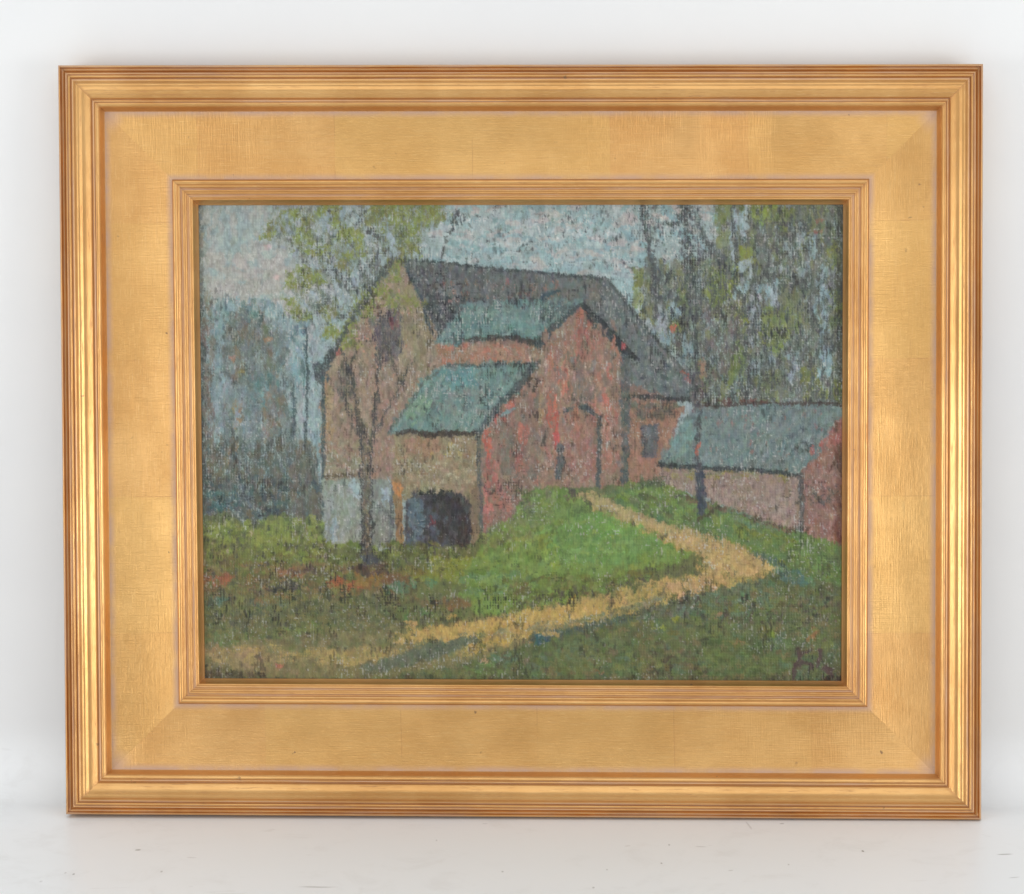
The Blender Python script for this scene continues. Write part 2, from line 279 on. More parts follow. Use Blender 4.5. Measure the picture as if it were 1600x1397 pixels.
dabs([(915, 482), (990, 556), (984, 562), (915, 494)], 50, 8, 4, .85, [(42, 48, 54), (66, 72, 74)], 66, .7, 1)
dabs(rect(973, 538, 982, 546), 3, 7, 5, .7, [(160, 66, 72)], 67, .8, .5)
line([(908, 478), (884, 496), (858, 520), (842, 540)], [4, 7, 8, 9], (74, 88, 92), .66, 1)
line([(976, 560), (978, 620), (980, 690), (980, 752)], 9, (84, 94, 94), .64, 1.1, 1.1)
dabs([(968, 560), (990, 560), (988, 755), (972, 755)], 80, 9, 4, V, [(74, 84, 88), (98, 100, 98), (88, 90, 88)], 68, .64, 1.1)

# ---- lean-to in front
fill([(746, 800), (806, 770), (808, 815), (760, 852), (744, 850)], (104, 98, 78), 1.0, .4)
RS = [(756, 682), (800, 624), (838, 584), (842, 640), (840, 740), (822, 775), (800, 812), (770, 824), (752, 836), (752, 690)]
fill(RS, (132, 102, 90), 1.0, .5, 1)
dabs(RS, 210, 16, 6, V, [(140, 106, 92), (130, 106, 96), (122, 106, 94), (146, 98, 86), (108, 100, 92), (136, 116, 98)], 69, .72, .9, cj=5)
for k, (x, y, w, h, c) in enumerate([(763, 690, 12, 50, (184, 84, 74)), (770, 740, 20, 40, (166, 92, 84)), (766, 780, 20, 40, (180, 100, 92)), (820, 680, 14, 30, (174, 92, 80)), (812, 720, 14, 40, (164, 90, 80)),
                                  (790, 780, 20, 36, (166, 100, 90)), (780, 650, 16, 12, (180, 92, 80)), (795, 632, 14, 10, (178, 94, 82)), (800, 720, 10, 30, (158, 92, 78)), (764, 810, 22, 16, (158, 94, 86))]):
    dabs(rect(x - w / 2, y - h / 2, x + w / 2, y + h / 2), int(w * h / 60) + 3, 14, 5, V, [c, (c[0] - 10, c[1] + 4, c[2] + 4)], 520 + k, .74, .9, cj=5)
dabs(rect(785, 665, 805, 740), 30, 18, 5, V, [(108, 104, 94), (118, 102, 92)], 70, .68, .9)
LR = [(676, 578), (700, 572), (740, 570), (800, 570), (838, 568), (832, 582), (812, 600), (780, 640), (758, 668), (744, 680), (700, 678), (640, 676), (610, 674), (628, 648), (652, 614)]
fill(LR, (99, 128, 125), 1.0, .45, 1)
dabs(LR, 260, 18, 8, 2.4, [(100, 132, 128), (110, 128, 122), (96, 126, 126), (112, 136, 126), (106, 122, 118)], 71, .78, .7, cj=4, aj=.5)
dabs([(688, 580), (745, 572), (750, 600), (690, 606)], 36, 18, 8, 0, [(92, 134, 136), (88, 130, 132)], 72, .78, .6, cj=3)
dabs([(640, 640), (668, 610), (672, 640), (650, 664)], 24, 18, 7, 2.4, [(114, 142, 116), (108, 138, 116)], 73, .78, .6, cj=3)
dabs([(700, 610), (760, 610), (750, 650), (690, 650)], 40, 12, 6, .4, [(116, 124, 122), (124, 126, 122)], 74, .66, .9, cj=3)
dabs([(660, 590), (830, 574), (800, 610), (740, 670), (630, 660)], 90, 6, 3, V, [(70, 78, 80), (82, 88, 86)], 75, .58, 1.2)
line([(836, 570), (816, 598), (790, 624), (768, 650), (750, 676)], [9, 7, 7, 6, 5], (82, 94, 96), .66, 1)
line([(700, 571), (770, 572), (842, 568)], 3, (80, 90, 90), .58, 1.2)
line([(690, 578), (664, 598), (640, 632), (620, 660), (608, 676)], 3, (96, 110, 98), .56, 1.1)
LW = rect(617, 680, 752, 770)
fill(LW, (140, 124, 96), 1.0, .5, 1)
dabs(LW, 190, 14, 7, .5, [(142, 126, 96), (148, 118, 92), (132, 124, 96), (150, 136, 106), (138, 116, 88)], 76, .74, .9, cj=5, aj=1.2)
dabs(rect(640, 686, 690, 710), 24, 16, 8, .1, [(154, 114, 90), (148, 112, 88)], 77, .76, .7)
dabs(rect(620, 724, 750, 762), 60, 9, 4, .4, [(166, 154, 124), (122, 108, 84)], 78, .6, 1.1, aj=1)
dabs(rect(660, 696, 745, 712), 6, 7, 5, V, [(158, 140, 84)], 79, .74, .8)
line([(624, 678), (640, 674), (680, 679), (742, 677)], [5, 6, 8, 7], (74, 62, 56), .78, .9)
line([(748, 680), (749, 700), (751, 760), (752, 830), (752, 845)], 6, (96, 98, 96), .6, 1.1)
fill([(634, 784), (642, 774), (662, 769), (700, 769), (724, 773), (737, 792), (739, 856), (634, 858)], (66, 66, 72), 1.0, .5, 2)
dabs(rect(636, 770, 738, 854), 170, 12, 6, V, [(62, 62, 70), (72, 70, 76), (54, 52, 58), (84, 80, 82)], 80, .7, .9, cj=5, aj=.6)
dabs(rect(640, 782, 664, 850), 50, 14, 7, V, [(86, 104, 116), (76, 92, 104), (92, 104, 112)], 81, .74, .8, cj=4)
dabs(rect(668, 800, 700, 852), 40, 12, 6, V, [(76, 84, 96), (66, 72, 84)], 82, .7, .9, cj=4)
dabs(rect(712, 800, 738, 854), 30, 12, 6, V, [(56, 42, 42), (66, 46, 48)], 83, .7, .9, cj=4)
dabs([(672, 774), (720, 776), (734, 790), (736, 852), (690, 852)], 70, 12, 6, V, [(50, 44, 44), (60, 52, 52), (46, 44, 48)], 210, .68, .9, cj=4)
dabs([(720, 768), (740, 768), (740, 788)], 10, 8, 5, .7, [(136, 120, 92)], 211, .8, .6)
dabs([(632, 768), (648, 768), (634, 784)], 8, 7, 5, -.7, [(136, 120, 92)], 212, .8, .6)
dabs(rect(675, 805, 684, 816), 3, 7, 5, V, [(130, 54, 64)], 84, .8, .6)
dabs(rect(646, 766, 720, 774), 20, 9, 4, 0, [(44, 42, 44)], 85, .7, 1)
line([(621, 755), (624, 790), (626, 830), (627, 856)], [11, 9, 9, 8], (156, 122, 84), .85, .9)
dabs(rect(616, 754, 628, 775), 6, 12, 6, V, [(180, 118, 72)], 86, .8, .6)
line([(745, 765), (744, 800), (744, 850)], 9, (138, 116, 92), .76, .9)

# ---- far wing at the right
RWL = [(986, 628), (1052, 630), (1070, 640), (1048, 680), (1032, 716), (1036, 745), (1010, 752), (986, 756)]
fill(RWL, (146, 104, 86), 1.0, .5, 1)
dabs(RWL, 130, 15, 6, V, [(150, 104, 86), (158, 106, 88), (138, 100, 82), (148, 112, 92)], 87, .74, .8, cj=4)
dabs([(990, 630), (1060, 632), (1050, 655), (1000, 652)], 60, 11, 6, .3, [(100, 92, 82), (112, 98, 84), (96, 86, 78)], 88, .7, .9)
fill(rect(1004, 662, 1029, 714), (92, 92, 98), .85, .8, 2)
dabs(rect(1004, 662, 1029, 712), 36, 9, 5, V, [(96, 98, 106), (76, 76, 84), (84, 84, 92)], 89, .7, 1)
line([(994, 618), (1030, 622), (1078, 624)], 5, (60, 62, 64), .66, 1.1)
ER = [(1090, 634), (1200, 630), (1316, 632), (1320, 650), (1294, 680), (1268, 716), (1248, 738), (1180, 732), (1100, 730), (1030, 724), (1036, 712), (1056, 684), (1072, 652)]
fill(ER, (103, 121, 121), 1.0, .45, 1)
dabs(ER, 420, 20, 8, 2.4, [(104, 124, 124), (110, 120, 118), (98, 116, 118), (112, 128, 126), (102, 114, 110)], 90, .76, .8, cj=4, aj=.6)
dabs([(1040, 715), (1066, 668), (1078, 655), (1082, 690), (1060, 716)], 30, 20, 7, 2.3, [(104, 134, 132), (112, 134, 126)], 91, .78, .6, cj=3)
dabs([(1100, 650), (1300, 640), (1260, 720), (1110, 722)], 60, 6, 3, V, [(142, 100, 96), (70, 80, 82), (132, 104, 100)], 92, .6, 1.1)
dabs([(1225, 680), (1290, 650), (1262, 715), (1240, 720)], 40, 9, 4, 2.2, [(74, 86, 90), (124, 140, 140)], 93, .6, 1.1)
dabs(rect(1240, 690, 1280, 706), 14, 7, 4, .5, [(54, 60, 62)], 94, .66, 1.1)
line([(1088, 634), (1130, 634), (1180, 630), (1240, 630), (1316, 632)], 4, (80, 66, 62), .64, 1.1)
dabs(rect(1120, 624, 1200, 632), 16, 10, 4, 0, [(110, 64, 56), (90, 56, 54)], 95, .7, .9)
EW = [(1036, 732), (1100, 734), (1250, 742), (1254, 828), (1220, 822), (1180, 808), (1130, 790), (1090, 772), (1040, 764)]
fill(EW, (142, 118, 108), 1.0, .5, 1)
dabs(EW, 250, 15, 7, .3, [(148, 124, 114), (138, 112, 102), (152, 130, 120), (140, 118, 96), (146, 116, 106)], 96, .76, .8, cj=4, aj=1)
dabs([(1040, 732), (1230, 740), (1230, 752), (1040, 744)], 40, 11, 5, .1, [(136, 122, 78), (124, 122, 92), (138, 128, 60)], 97, .68, .9)
line([(1032, 727), (1100, 731), (1180, 734), (1250, 742)], 5, (64, 70, 74), .7, 1)
fill([(1252, 738), (1276, 706), (1300, 672), (1318, 650), (1328, 650), (1328, 856), (1255, 836)], (134, 96, 86), 1.0, .5, 1)
dabs([(1254, 742), (1316, 660), (1318, 850), (1256, 834)], 200, 15, 7, V, [(138, 98, 88), (128, 94, 86), (146, 106, 94), (134, 104, 98), (142, 94, 80)], 98, .74, .9, cj=5)
dabs([(1262, 712), (1314, 655), (1314, 690), (1280, 700)], 36, 12, 5, 2, [(164, 92, 82), (152, 88, 80)], 99, .72, .9)
dabs(rect(1306, 660, 1322, 856), 36, 26, 6, V, [(110, 66, 54), (96, 60, 52), (122, 76, 62)], 100, .74, .8)
line([(1252, 742), (1253, 780), (1252, 826)], 7, (92, 88, 86), .6, 1.2)
dabs(rect(1258, 755, 1312, 790), 30, 8, 4, .3, [(76, 70, 72), (92, 78, 76)], 101, .6, 1.2)

# ---- meadow
FG = [(296, 812), (330, 806), (352, 800), (372, 812), (398, 818), (420, 806), (442, 802), (462, 812), (506, 812), (508, 852), (560, 858), (640, 860), (740, 858), (768, 836), (800, 812), (822, 776),
      (840, 762), (900, 764), (984, 756), (1030, 750), (1060, 766), (1130, 792), (1190, 812), (1256, 834), (1330, 856), (1330, 1080), (296, 1080)]
fill(FG, (94, 104, 66), 1.0, .4, 1)
dabs([(300, 812), (505, 812), (505, 880), (300, 890)], 210, 16, 10, .3, [(118, 130, 66), (108, 122, 64), (124, 134, 72), (98, 110, 62)], 102, .8, .7, cj=4, aj=.9)
dabs(rect(320, 812, 505, 860), 90, 8, 4, V, [(78, 84, 66), (138, 138, 104), (88, 92, 74)], 103, .58, 1.2)
dabs(rect(300, 850, 760, 900), 260, 18, 8, .1, [(94, 104, 60), (106, 118, 62), (84, 92, 58), (100, 98, 62)], 104, .78, .8, cj=4)
dabs(rect(300, 880, 650, 945), 380, 15, 6, .1, [(100, 92, 64), (86, 84, 62), (110, 94, 66), (92, 96, 62), (78, 78, 60)], 105, .76, .9, cj=5)
for k, (x, y, w, h, c) in enumerate([(342, 906, 50, 14, (140, 90, 66)), (540, 913, 56, 20, (150, 88, 58)), (585, 905, 50, 30, (122, 98, 56)), (640, 890, 60, 20, (112, 106, 60)), (655, 908, 50, 12, (88, 122, 90)),
                                  (660, 880, 90, 14, (94, 104, 62)), (720, 880, 90, 16, (124, 130, 62)), (690, 900, 70, 14, (118, 126, 58)), (620, 905, 40, 20, (112, 86, 60)), (332, 940, 40, 10, (80, 112, 98)),
                                  (420, 945, 60, 12, (92, 108, 92)), (620, 920, 30, 16, (84, 116, 90)), (450, 895, 40, 14, (134, 96, 72)), (440, 915, 60, 14, (70, 72, 64)), (480, 890, 60, 8, (92, 74, 66)),
                                  (570, 890, 70, 12, (84, 72, 64)), (700, 945, 90, 12, (116, 92, 62)), (640, 960, 80, 14, (92, 118, 66)), (470, 985, 70, 24, (104, 122, 66)), (370, 1000, 80, 16, (96, 116, 72)),
                                  (560, 960, 120, 30, (92, 102, 72)), (400, 970, 140, 30, (86, 92, 68)), (600, 985, 120, 20, (98, 104, 70)), (530, 940, 160, 20, (88, 94, 62)), (740, 905, 60, 14, (108, 120, 58))]):
    dabs(rect(x - w / 2, y - h / 2, x + w / 2, y + h / 2), int(w * h / 45) + 4, 16, 6, .05, [c, (c[0] - 8, c[1] - 5, c[2])], 540 + k, .78, .8, cj=4)
dabs(rect(300, 930, 700, 1010), 460, 10, 5, V, [(84, 92, 68), (92, 102, 70), (72, 78, 62), (104, 112, 80), (98, 96, 66)], 106, .64, 1.1, cj=5, aj=.5)
dabs(rect(300, 850, 760, 960), 260, 8, 3, V, [(66, 68, 58), (60, 62, 56), (130, 126, 104)], 107, .58, 1.2)
# slope up to the barn
SL = [(768, 838), (800, 814), (826, 776), (842, 764), (905, 766), (960, 796), (1040, 826), (1100, 856), (1060, 880), (960, 920), (820, 960), (740, 960), (730, 890)]
fill(SL, (103, 128, 62), 1.0, .4, 2)
dabs(SL, 460, 20, 9, -.25, [(104, 130, 60), (112, 138, 62), (96, 120, 62), (106, 134, 66), (114, 132, 58)], 108, .8, .7, cj=4)
fill([(930, 790), (1000, 815), (1060, 838), (1075, 860), (1000, 878), (900, 888), (860, 880), (880, 830)], (100, 138, 60), .7, .8, 8)
dabs([(900, 800), (960, 800), (1040, 832), (1080, 856), (1040, 872), (900, 886), (850, 880)], 190, 22, 10, -.2, [(98, 140, 58), (102, 146, 56), (94, 132, 58), (108, 136, 62)], 109, .76, .8, cj=4)
dabs([(920, 796), (990, 812), (1010, 832), (940, 840)], 30, 20, 9, .2, [(106, 156, 52), (100, 148, 52)], 110, .8, .6, cj=4)
dabs([(840, 860), (960, 820), (980, 850), (860, 885)], 12, 8, 5, .3, [(132, 152, 58), (126, 148, 58)], 111, .74, .8)
dabs([(770, 850), (830, 790), (870, 780), (860, 820), (790, 870)], 70, 14, 7, 0, [(116, 128, 66), (104, 116, 62), (120, 132, 84)], 112, .76, .8)
dabs([(730, 895), (840, 885), (830, 930), (720, 930)], 100, 20, 8, 0, [(98, 122, 62), (108, 132, 64), (92, 124, 80), (110, 136, 62)], 113, .78, .8)
dabs([(790, 905), (960, 895), (1060, 880), (960, 925), (800, 955)], 150, 16, 6, -.15, [(92, 104, 58), (98, 114, 58), (104, 100, 62), (84, 92, 58)], 114, .74, .9)
dabs([(800, 940), (960, 905), (1090, 870), (1070, 895), (960, 928), (820, 960)], 140, 7, 3, V, [(66, 70, 56), (78, 82, 62)], 115, .6, 1.2)
# right of the path
RGp = [(985, 758), (1032, 752), (1090, 778), (1190, 814), (1256, 836), (1330, 858), (1330, 960), (1250, 920), (1210, 890), (1170, 862), (1080, 838), (1010, 806), (950, 776)]
fill(RGp, (94, 118, 62), 1.0, .4, 2)
dabs(RGp, 380, 20, 8, .3, [(94, 120, 62), (88, 112, 60), (104, 128, 60), (96, 108, 66), (84, 112, 70), (108, 120, 56)], 116, .8, .7, cj=4)
dabs([(960, 775), (1040, 760), (1100, 800), (1060, 815)], 70, 14, 7, .3, [(108, 128, 56), (98, 126, 60), (88, 96, 60)], 117, .76, .8)
dabs([(1120, 790), (1170, 805), (1250, 835), (1160, 820)], 26, 12, 5, .3, [(94, 124, 100), (104, 122, 96)], 118, .7, .8)
dabs([(1050, 770), (1150, 795), (1250, 832), (1250, 838), (1120, 796), (1050, 776)], 46, 10, 4, .3, [(88, 64, 52), (74, 70, 58), (110, 84, 66)], 119, .66, 1)
dabs(rect(1230, 860, 1318, 930), 130, 12, 7, .6, [(96, 128, 70), (84, 104, 64), (90, 118, 62), (78, 98, 66)], 120, .74, .9)
# lower right meadow
LRM = [(830, 1000), (960, 965), (1060, 940), (1190, 900), (1215, 890), (1330, 920), (1330, 1080), (560, 1080), (640, 1050), (760, 1030)]
fill(LRM, (86, 98, 64), 1.0, .45, 2)
dabs(LRM, 1100, 15, 7, .1, [(84, 98, 62), (94, 106, 62), (80, 96, 70), (76, 86, 60), (96, 98, 66), (82, 104, 76), (88, 84, 64)], 121, .74, .9, cj=5, aj=.6)
dabs([(1080, 930), (1200, 905), (1230, 930), (1140, 965), (1090, 965)], 110, 16, 7, 0, [(84, 112, 92), (78, 106, 80), (90, 104, 76)], 122, .72, .9)
dabs([(1080, 935), (1330, 930), (1330, 975), (1080, 980)], 180, 8, 4, V, [(72, 70, 62), (98, 90, 78), (62, 64, 56)], 123, .62, 1.2)
dabs(rect(840, 1000, 1000, 1060), 130, 16, 7, 0, [(86, 106, 70), (94, 112, 76), (84, 100, 60)], 124, .76, .8)
dabs([(990, 950), (1080, 930), (1080, 965), (1000, 975)], 60, 10, 6, .2, [(96, 100, 88), (80, 82, 70), (90, 108, 94)], 125, .68, 1)
dabs(rect(1080, 1000, 1235, 1058), 150, 26, 7, .08, [(78, 96, 56), (72, 88, 52), (84, 104, 66), (78, 100, 62)], 126, .78, .7)
dabs(rect(1020, 1005, 1110, 1060), 90, 10, 6, .4, [(92, 88, 74), (78, 76, 62), (84, 94, 66)], 127, .68, 1)
dabs([(1250, 1040), (1262, 985), (1280, 975), (1280, 1000), (1262, 1020)], 16, 9, 6, 2.2, [(142, 100, 68), (128, 96, 66)], 128, .7, 1)
for k, (x, y, w, h, c) in enumerate([(1200, 990, 20, 12, (116, 134, 56)), (1030, 978, 20, 10, (122, 130, 56)), (1055, 968, 12, 8, (128, 132, 56)), (937, 1052, 10, 8, (150, 96, 66)), (1120, 965, 14, 12, (134, 112, 84)),
                                  (1155, 1004, 12, 10, (134, 104, 72)), (1180, 950, 70, 20, (86, 108, 86)), (1280, 880, 20, 16, (98, 132, 66)), (760, 1050, 70, 24, (94, 118, 66)), (790, 1030, 40, 16, (84, 112, 88)), (700, 1055, 80, 14, (96, 104, 66))]):
    dabs(rect(x - w / 2, y - h / 2, x + w / 2, y + h / 2), int(w * h / 45) + 3, 9, 5, .1, [c], 580 + k, .76, .8, cj=4)

# a soft band of grass where the slope meets the lean-to
dabs([(742, 846), (770, 826), (806, 806), (818, 780), (838, 770), (850, 790), (800, 840), (760, 866)], 60, 13, 7, -.6, [(104, 112, 70), (96, 96, 72), (110, 124, 66)], 170, .8, .8)
dabs([(1000, 960), (1200, 920), (1320, 930), (1320, 1060), (760, 1066), (800, 1030)], 420, 17, 7, .05, [(96, 110, 62), (92, 104, 66), (102, 106, 64), (86, 102, 60), (106, 100, 70), (84, 106, 82)], 180, .66, 1.0, cj=4)
dabs(rect(306, 940, 700, 1005), 260, 15, 6, .1, [(104, 106, 68), (98, 102, 64), (110, 108, 74), (88, 92, 64)], 181, .64, 1.1, cj=5)
dabs(rect(306, 880, 560, 940), 130, 14, 6, .1, [(120, 100, 68), (108, 104, 66), (104, 110, 64)], 182, .62, 1.1, cj=5)
# ---- the track
fill([(330, 1012), (440, 1000), (560, 985), (640, 990), (760, 960), (820, 960), (820, 1010), (700, 1045), (560, 1062), (330, 1062), (306, 1040)], (114, 112, 78), .85, .7, 4)
dabs([(306, 1010), (560, 990), (640, 990), (620, 1040), (306, 1064)], 230, 20, 7, .05, [(118, 112, 80), (108, 106, 76), (126, 118, 84), (100, 98, 70)], 129, .76, .8, cj=4)
dabs([(320, 1016), (410, 1014), (440, 1030), (400, 1046), (350, 1040)], 60, 24, 8, .08, [(138, 122, 92), (130, 118, 86)], 130, .8, .6, cj=4)
dabs([(490, 1020), (590, 1012), (620, 1026), (560, 1038), (500, 1034)], 50, 22, 7, -.08, [(150, 136, 88), (140, 130, 84)], 131, .8, .7, cj=4)
fill([(570, 1044), (620, 1024), (660, 1006), (700, 1000), (742, 990), (752, 998), (720, 1012), (680, 1030), (620, 1048), (575, 1052)], (94, 106, 84), .95, .4, 2)
dabs([(575, 1046), (640, 1022), (740, 994), (720, 1014), (630, 1044)], 60, 18, 8, -.3, [(92, 106, 84), (98, 110, 86)], 132, .8, .6, cj=3)
PT = [(904, 768), (934, 774), (972, 796), (1020, 812), (1062, 830), (1110, 848), (1150, 860), (1184, 872), (1208, 886), (1196, 902), (1150, 915), (1090, 926), (1040, 940), (1000, 954), (950, 968),
      (890, 982), (840, 996), (790, 1008), (752, 1018), (700, 1030), (730, 1014), (770, 998), (756, 996), (700, 1000), (640, 1006), (612, 998), (640, 988), (700, 980), (752, 968), (800, 960),
      (880, 944), (960, 926), (1020, 910), (1080, 896), (1110, 882), (1094, 866), (1060, 850), (1010, 828), (960, 806), (925, 786)]
fill(PT, (166, 143, 90), .80, 1.0, 2, 1.8)
dabs(PT, 520, 20, 7, -.12, [(166, 144, 94), (172, 146, 98), (154, 140, 88), (176, 146, 106), (148, 136, 90)], 133, .74, .9, cj=5)
dabs([(1040, 830), (1100, 850), (1190, 876), (1206, 888), (1150, 900), (1080, 905), (1110, 880), (1060, 850)], 120, 20, 8, .4, [(170, 146, 101), (174, 148, 106), (162, 142, 98)], 134, .78, .7, cj=4)
dabs([(1050, 912), (1100, 900), (1120, 918), (1060, 936)], 30, 16, 7, -.1, [(176, 146, 108), (170, 142, 102)], 135, .78, .7, cj=4)
dabs([(800, 966), (960, 934), (960, 955), (820, 986)], 70, 20, 7, -.15, [(172, 148, 92), (166, 142, 88)], 136, .8, .7, cj=4)
dabs([(625, 990), (700, 978), (800, 972), (800, 985), (640, 1000)], 60, 22, 7, -.1, [(166, 142, 88), (156, 136, 84)], 137, .8, .7, cj=4)
dabs([(715, 1012), (770, 1002), (840, 990), (830, 998), (740, 1020)], 26, 16, 6, -.1, [(164, 142, 84), (172, 148, 80)], 138, .76, .8, cj=4)
dabs([(900, 770), (960, 790), (1060, 826), (1100, 850), (1060, 852), (930, 792)], 80, 12, 6, .4, [(172, 152, 106), (158, 146, 98), (148, 126, 86)], 139, .7, 1)
dabs(PT, 200, 8, 3, V, [(84, 84, 62), (104, 100, 70), (128, 120, 80)], 140, .6, 1.2)
for (a_, b_) in zip(PT, PT[1:] + PT[:1]):                         # grass breaking over both edges
    n_ = int(math.hypot(b_[0] - a_[0], b_[1] - a_[1]) / 8) + 1; rr = np.random.RandomState(int(a_[0] * 7 + a_[1]))
    for q_ in range(n_):
        f_ = rr.rand(); x_ = a_[0] + (b_[0] - a_[0]) * f_ + rr.normal(0, 3); y_ = a_[1] + (b_[1] - a_[1]) * f_ + rr.normal(0, 3)
        dabs(rect(x_ - 4, y_ - 4, x_ + 4, y_ + 4), 1, 11, 4, rr.choice([V, V, .1]), [(88, 98, 60), (104, 106, 66), (76, 80, 58), (140, 128, 82)], int(x_ * 13 + y_), .66, 1.1, cj=5)
dabs([(820, 975), (900, 970), (990, 945), (1040, 930), (1040, 938), (900, 980), (830, 990)], 60, 12, 5, -.15, [(124, 124, 96), (104, 112, 92)], 141, .68, 1)
line([(1172, 864), (1200, 872), (1220, 882), (1232, 896), (1262, 908)], [4, 6, 8, 6, 5], (80, 108, 98), .55, 1.0, 1.2)
dabs([(1210, 884), (1240, 890), (1280, 915), (1230, 915)], 40, 14, 6, .3, [(80, 110, 96), (72, 104, 100), (84, 112, 84)], 142, .7, .9)
line([(838, 999), (870, 990), (910, 982), (950, 974), (986, 964)], [8, 10, 9, 9, 6], (76, 98, 92), .45, 1.1, 1.6)
dabs([(836, 994), (860, 992), (856, 1004), (838, 1004)], 9, 12, 7, 0, [(60, 94, 104), (70, 98, 98)], 143, .8, .7)
dabs([(990, 960), (1060, 936), (1190, 905), (1196, 912), (1080, 948), (1000, 970)], 70, 10, 5, -.2, [(90, 104, 82), (76, 84, 70)], 144, .68, 1)
# mound edge below the gable, door sill
dabs([(800, 768), (870, 760), (880, 780), (830, 790)], 30, 10, 5, -.3, [(112, 112, 84), (104, 120, 64)], 145, .66, 1)
dabs([(882, 764), (910, 764), (904, 780), (886, 780)], 14, 8, 5, 0, [(100, 86, 64), (84, 76, 60)], 146, .66, 1)
dabs(rect(986, 746, 1040, 762), 24, 9, 4, 0, [(74, 84, 62), (88, 98, 66)], 147, .62, 1.1)

# ---- the tall tree in front of the gable: trunk, limbs, yellow-green leaves
for p, w, c in [([(572, 870), (575, 800), (574, 740), (571, 690), (562, 650), (554, 615), (552, 580), (556, 540)], [12, 9, 8, 8, 5, 4, 3, 2], (100, 92, 82)),
                ([(580, 700), (588, 650), (592, 600), (594, 560), (604, 520)], [6, 5, 4, 3, 2], (92, 90, 88)),
                ([(556, 600), (540, 560), (520, 520), (506, 480), (498, 440), (490, 400)], [4, 3, 3, 3, 3, 3], (92, 96, 96)),
                ([(500, 330), (512, 360), (520, 400), (532, 440), (552, 470)], [4, 4, 4, 4, 3], (104, 108, 110)),
                ([(545, 340), (552, 390), (564, 420), (572, 450)], [3, 4, 4, 4], (100, 106, 106)),
                ([(600, 540), (616, 560), (625, 600)], [3, 3, 3], (110, 96, 88))]:
    line(p, w, tuple(q * .86 for q in c), .56, 1.2, 1.3)
dabs([(568, 690), (580, 690), (581, 870), (569, 870)], 90, 10, 4, V, [(128, 112, 88), (116, 104, 86), (84, 80, 78), (142, 124, 94), (96, 90, 84)], 148, .68, 1.1)
for p in [[(569, 705), (561, 660), (553, 625), (549, 590), (540, 560)], [(580, 700), (588, 655), (592, 610), (593, 575), (600, 540), (612, 510)], [(584, 690), (602, 650), (622, 610), (648, 560)], [(566, 690), (548, 650), (536, 610)]]:
    line(p, [4.5, 3.6, 3, 2.4, 2][:len(p)], (82, 80, 80), .42, 1.3, 1.4)
line([(566, 690), (565, 740), (567, 800), (566, 865)], 2.4, (66, 66, 68), .5, 1.3, 1.2)
line([(582, 700), (581, 750), (582, 800), (582, 866)], 3, (70, 70, 74), .5, 1.3, 1.2)
fill([(564, 866), (584, 866), (602, 876), (590, 884), (566, 882)], (62, 72, 84), .78, .8, 2)
LF = [(420, 340), (430, 318), (700, 318), (690, 350), (650, 400), (628, 410), (600, 440), (560, 500), (530, 520), (500, 500), (460, 480), (452, 440), (470, 400), (430, 380)]
dabs(LF, 330, 16, 5, 1.1, [(106, 112, 108), (116, 122, 122), (96, 102, 98), (128, 136, 138)], 149, .58, 1.2, aj=.5)
dabs([(428, 330), (700, 330), (640, 400), (600, 440), (560, 490), (520, 505), (470, 470), (462, 440), (480, 400), (440, 375)], 520, 13, 3, 1.15, [(98, 106, 84), (92, 98, 92), (112, 118, 84), (84, 92, 88)], 171, .62, 1.2, aj=.45)
fill([(600, 318), (700, 318), (680, 345), (650, 380), (628, 400), (610, 380), (590, 340)], (112, 120, 84), .48, 1.2, 8)
dabs([(560, 318), (700, 318), (676, 350), (640, 400), (600, 360)], 130, 11, 4, 1.5, [(120, 128, 66), (108, 116, 72), (98, 106, 84)], 172, .68, 1.1, aj=.6)
fill([(430, 330), (560, 330), (540, 400), (480, 470), (462, 440), (480, 400), (440, 375)], (118, 124, 104), .40, 1.3, 8)
dabs(LF, 120, 18, 6, 1.1, [(146, 156, 164), (152, 158, 162), (138, 154, 162)], 150, .64, 1.0, aj=.4)
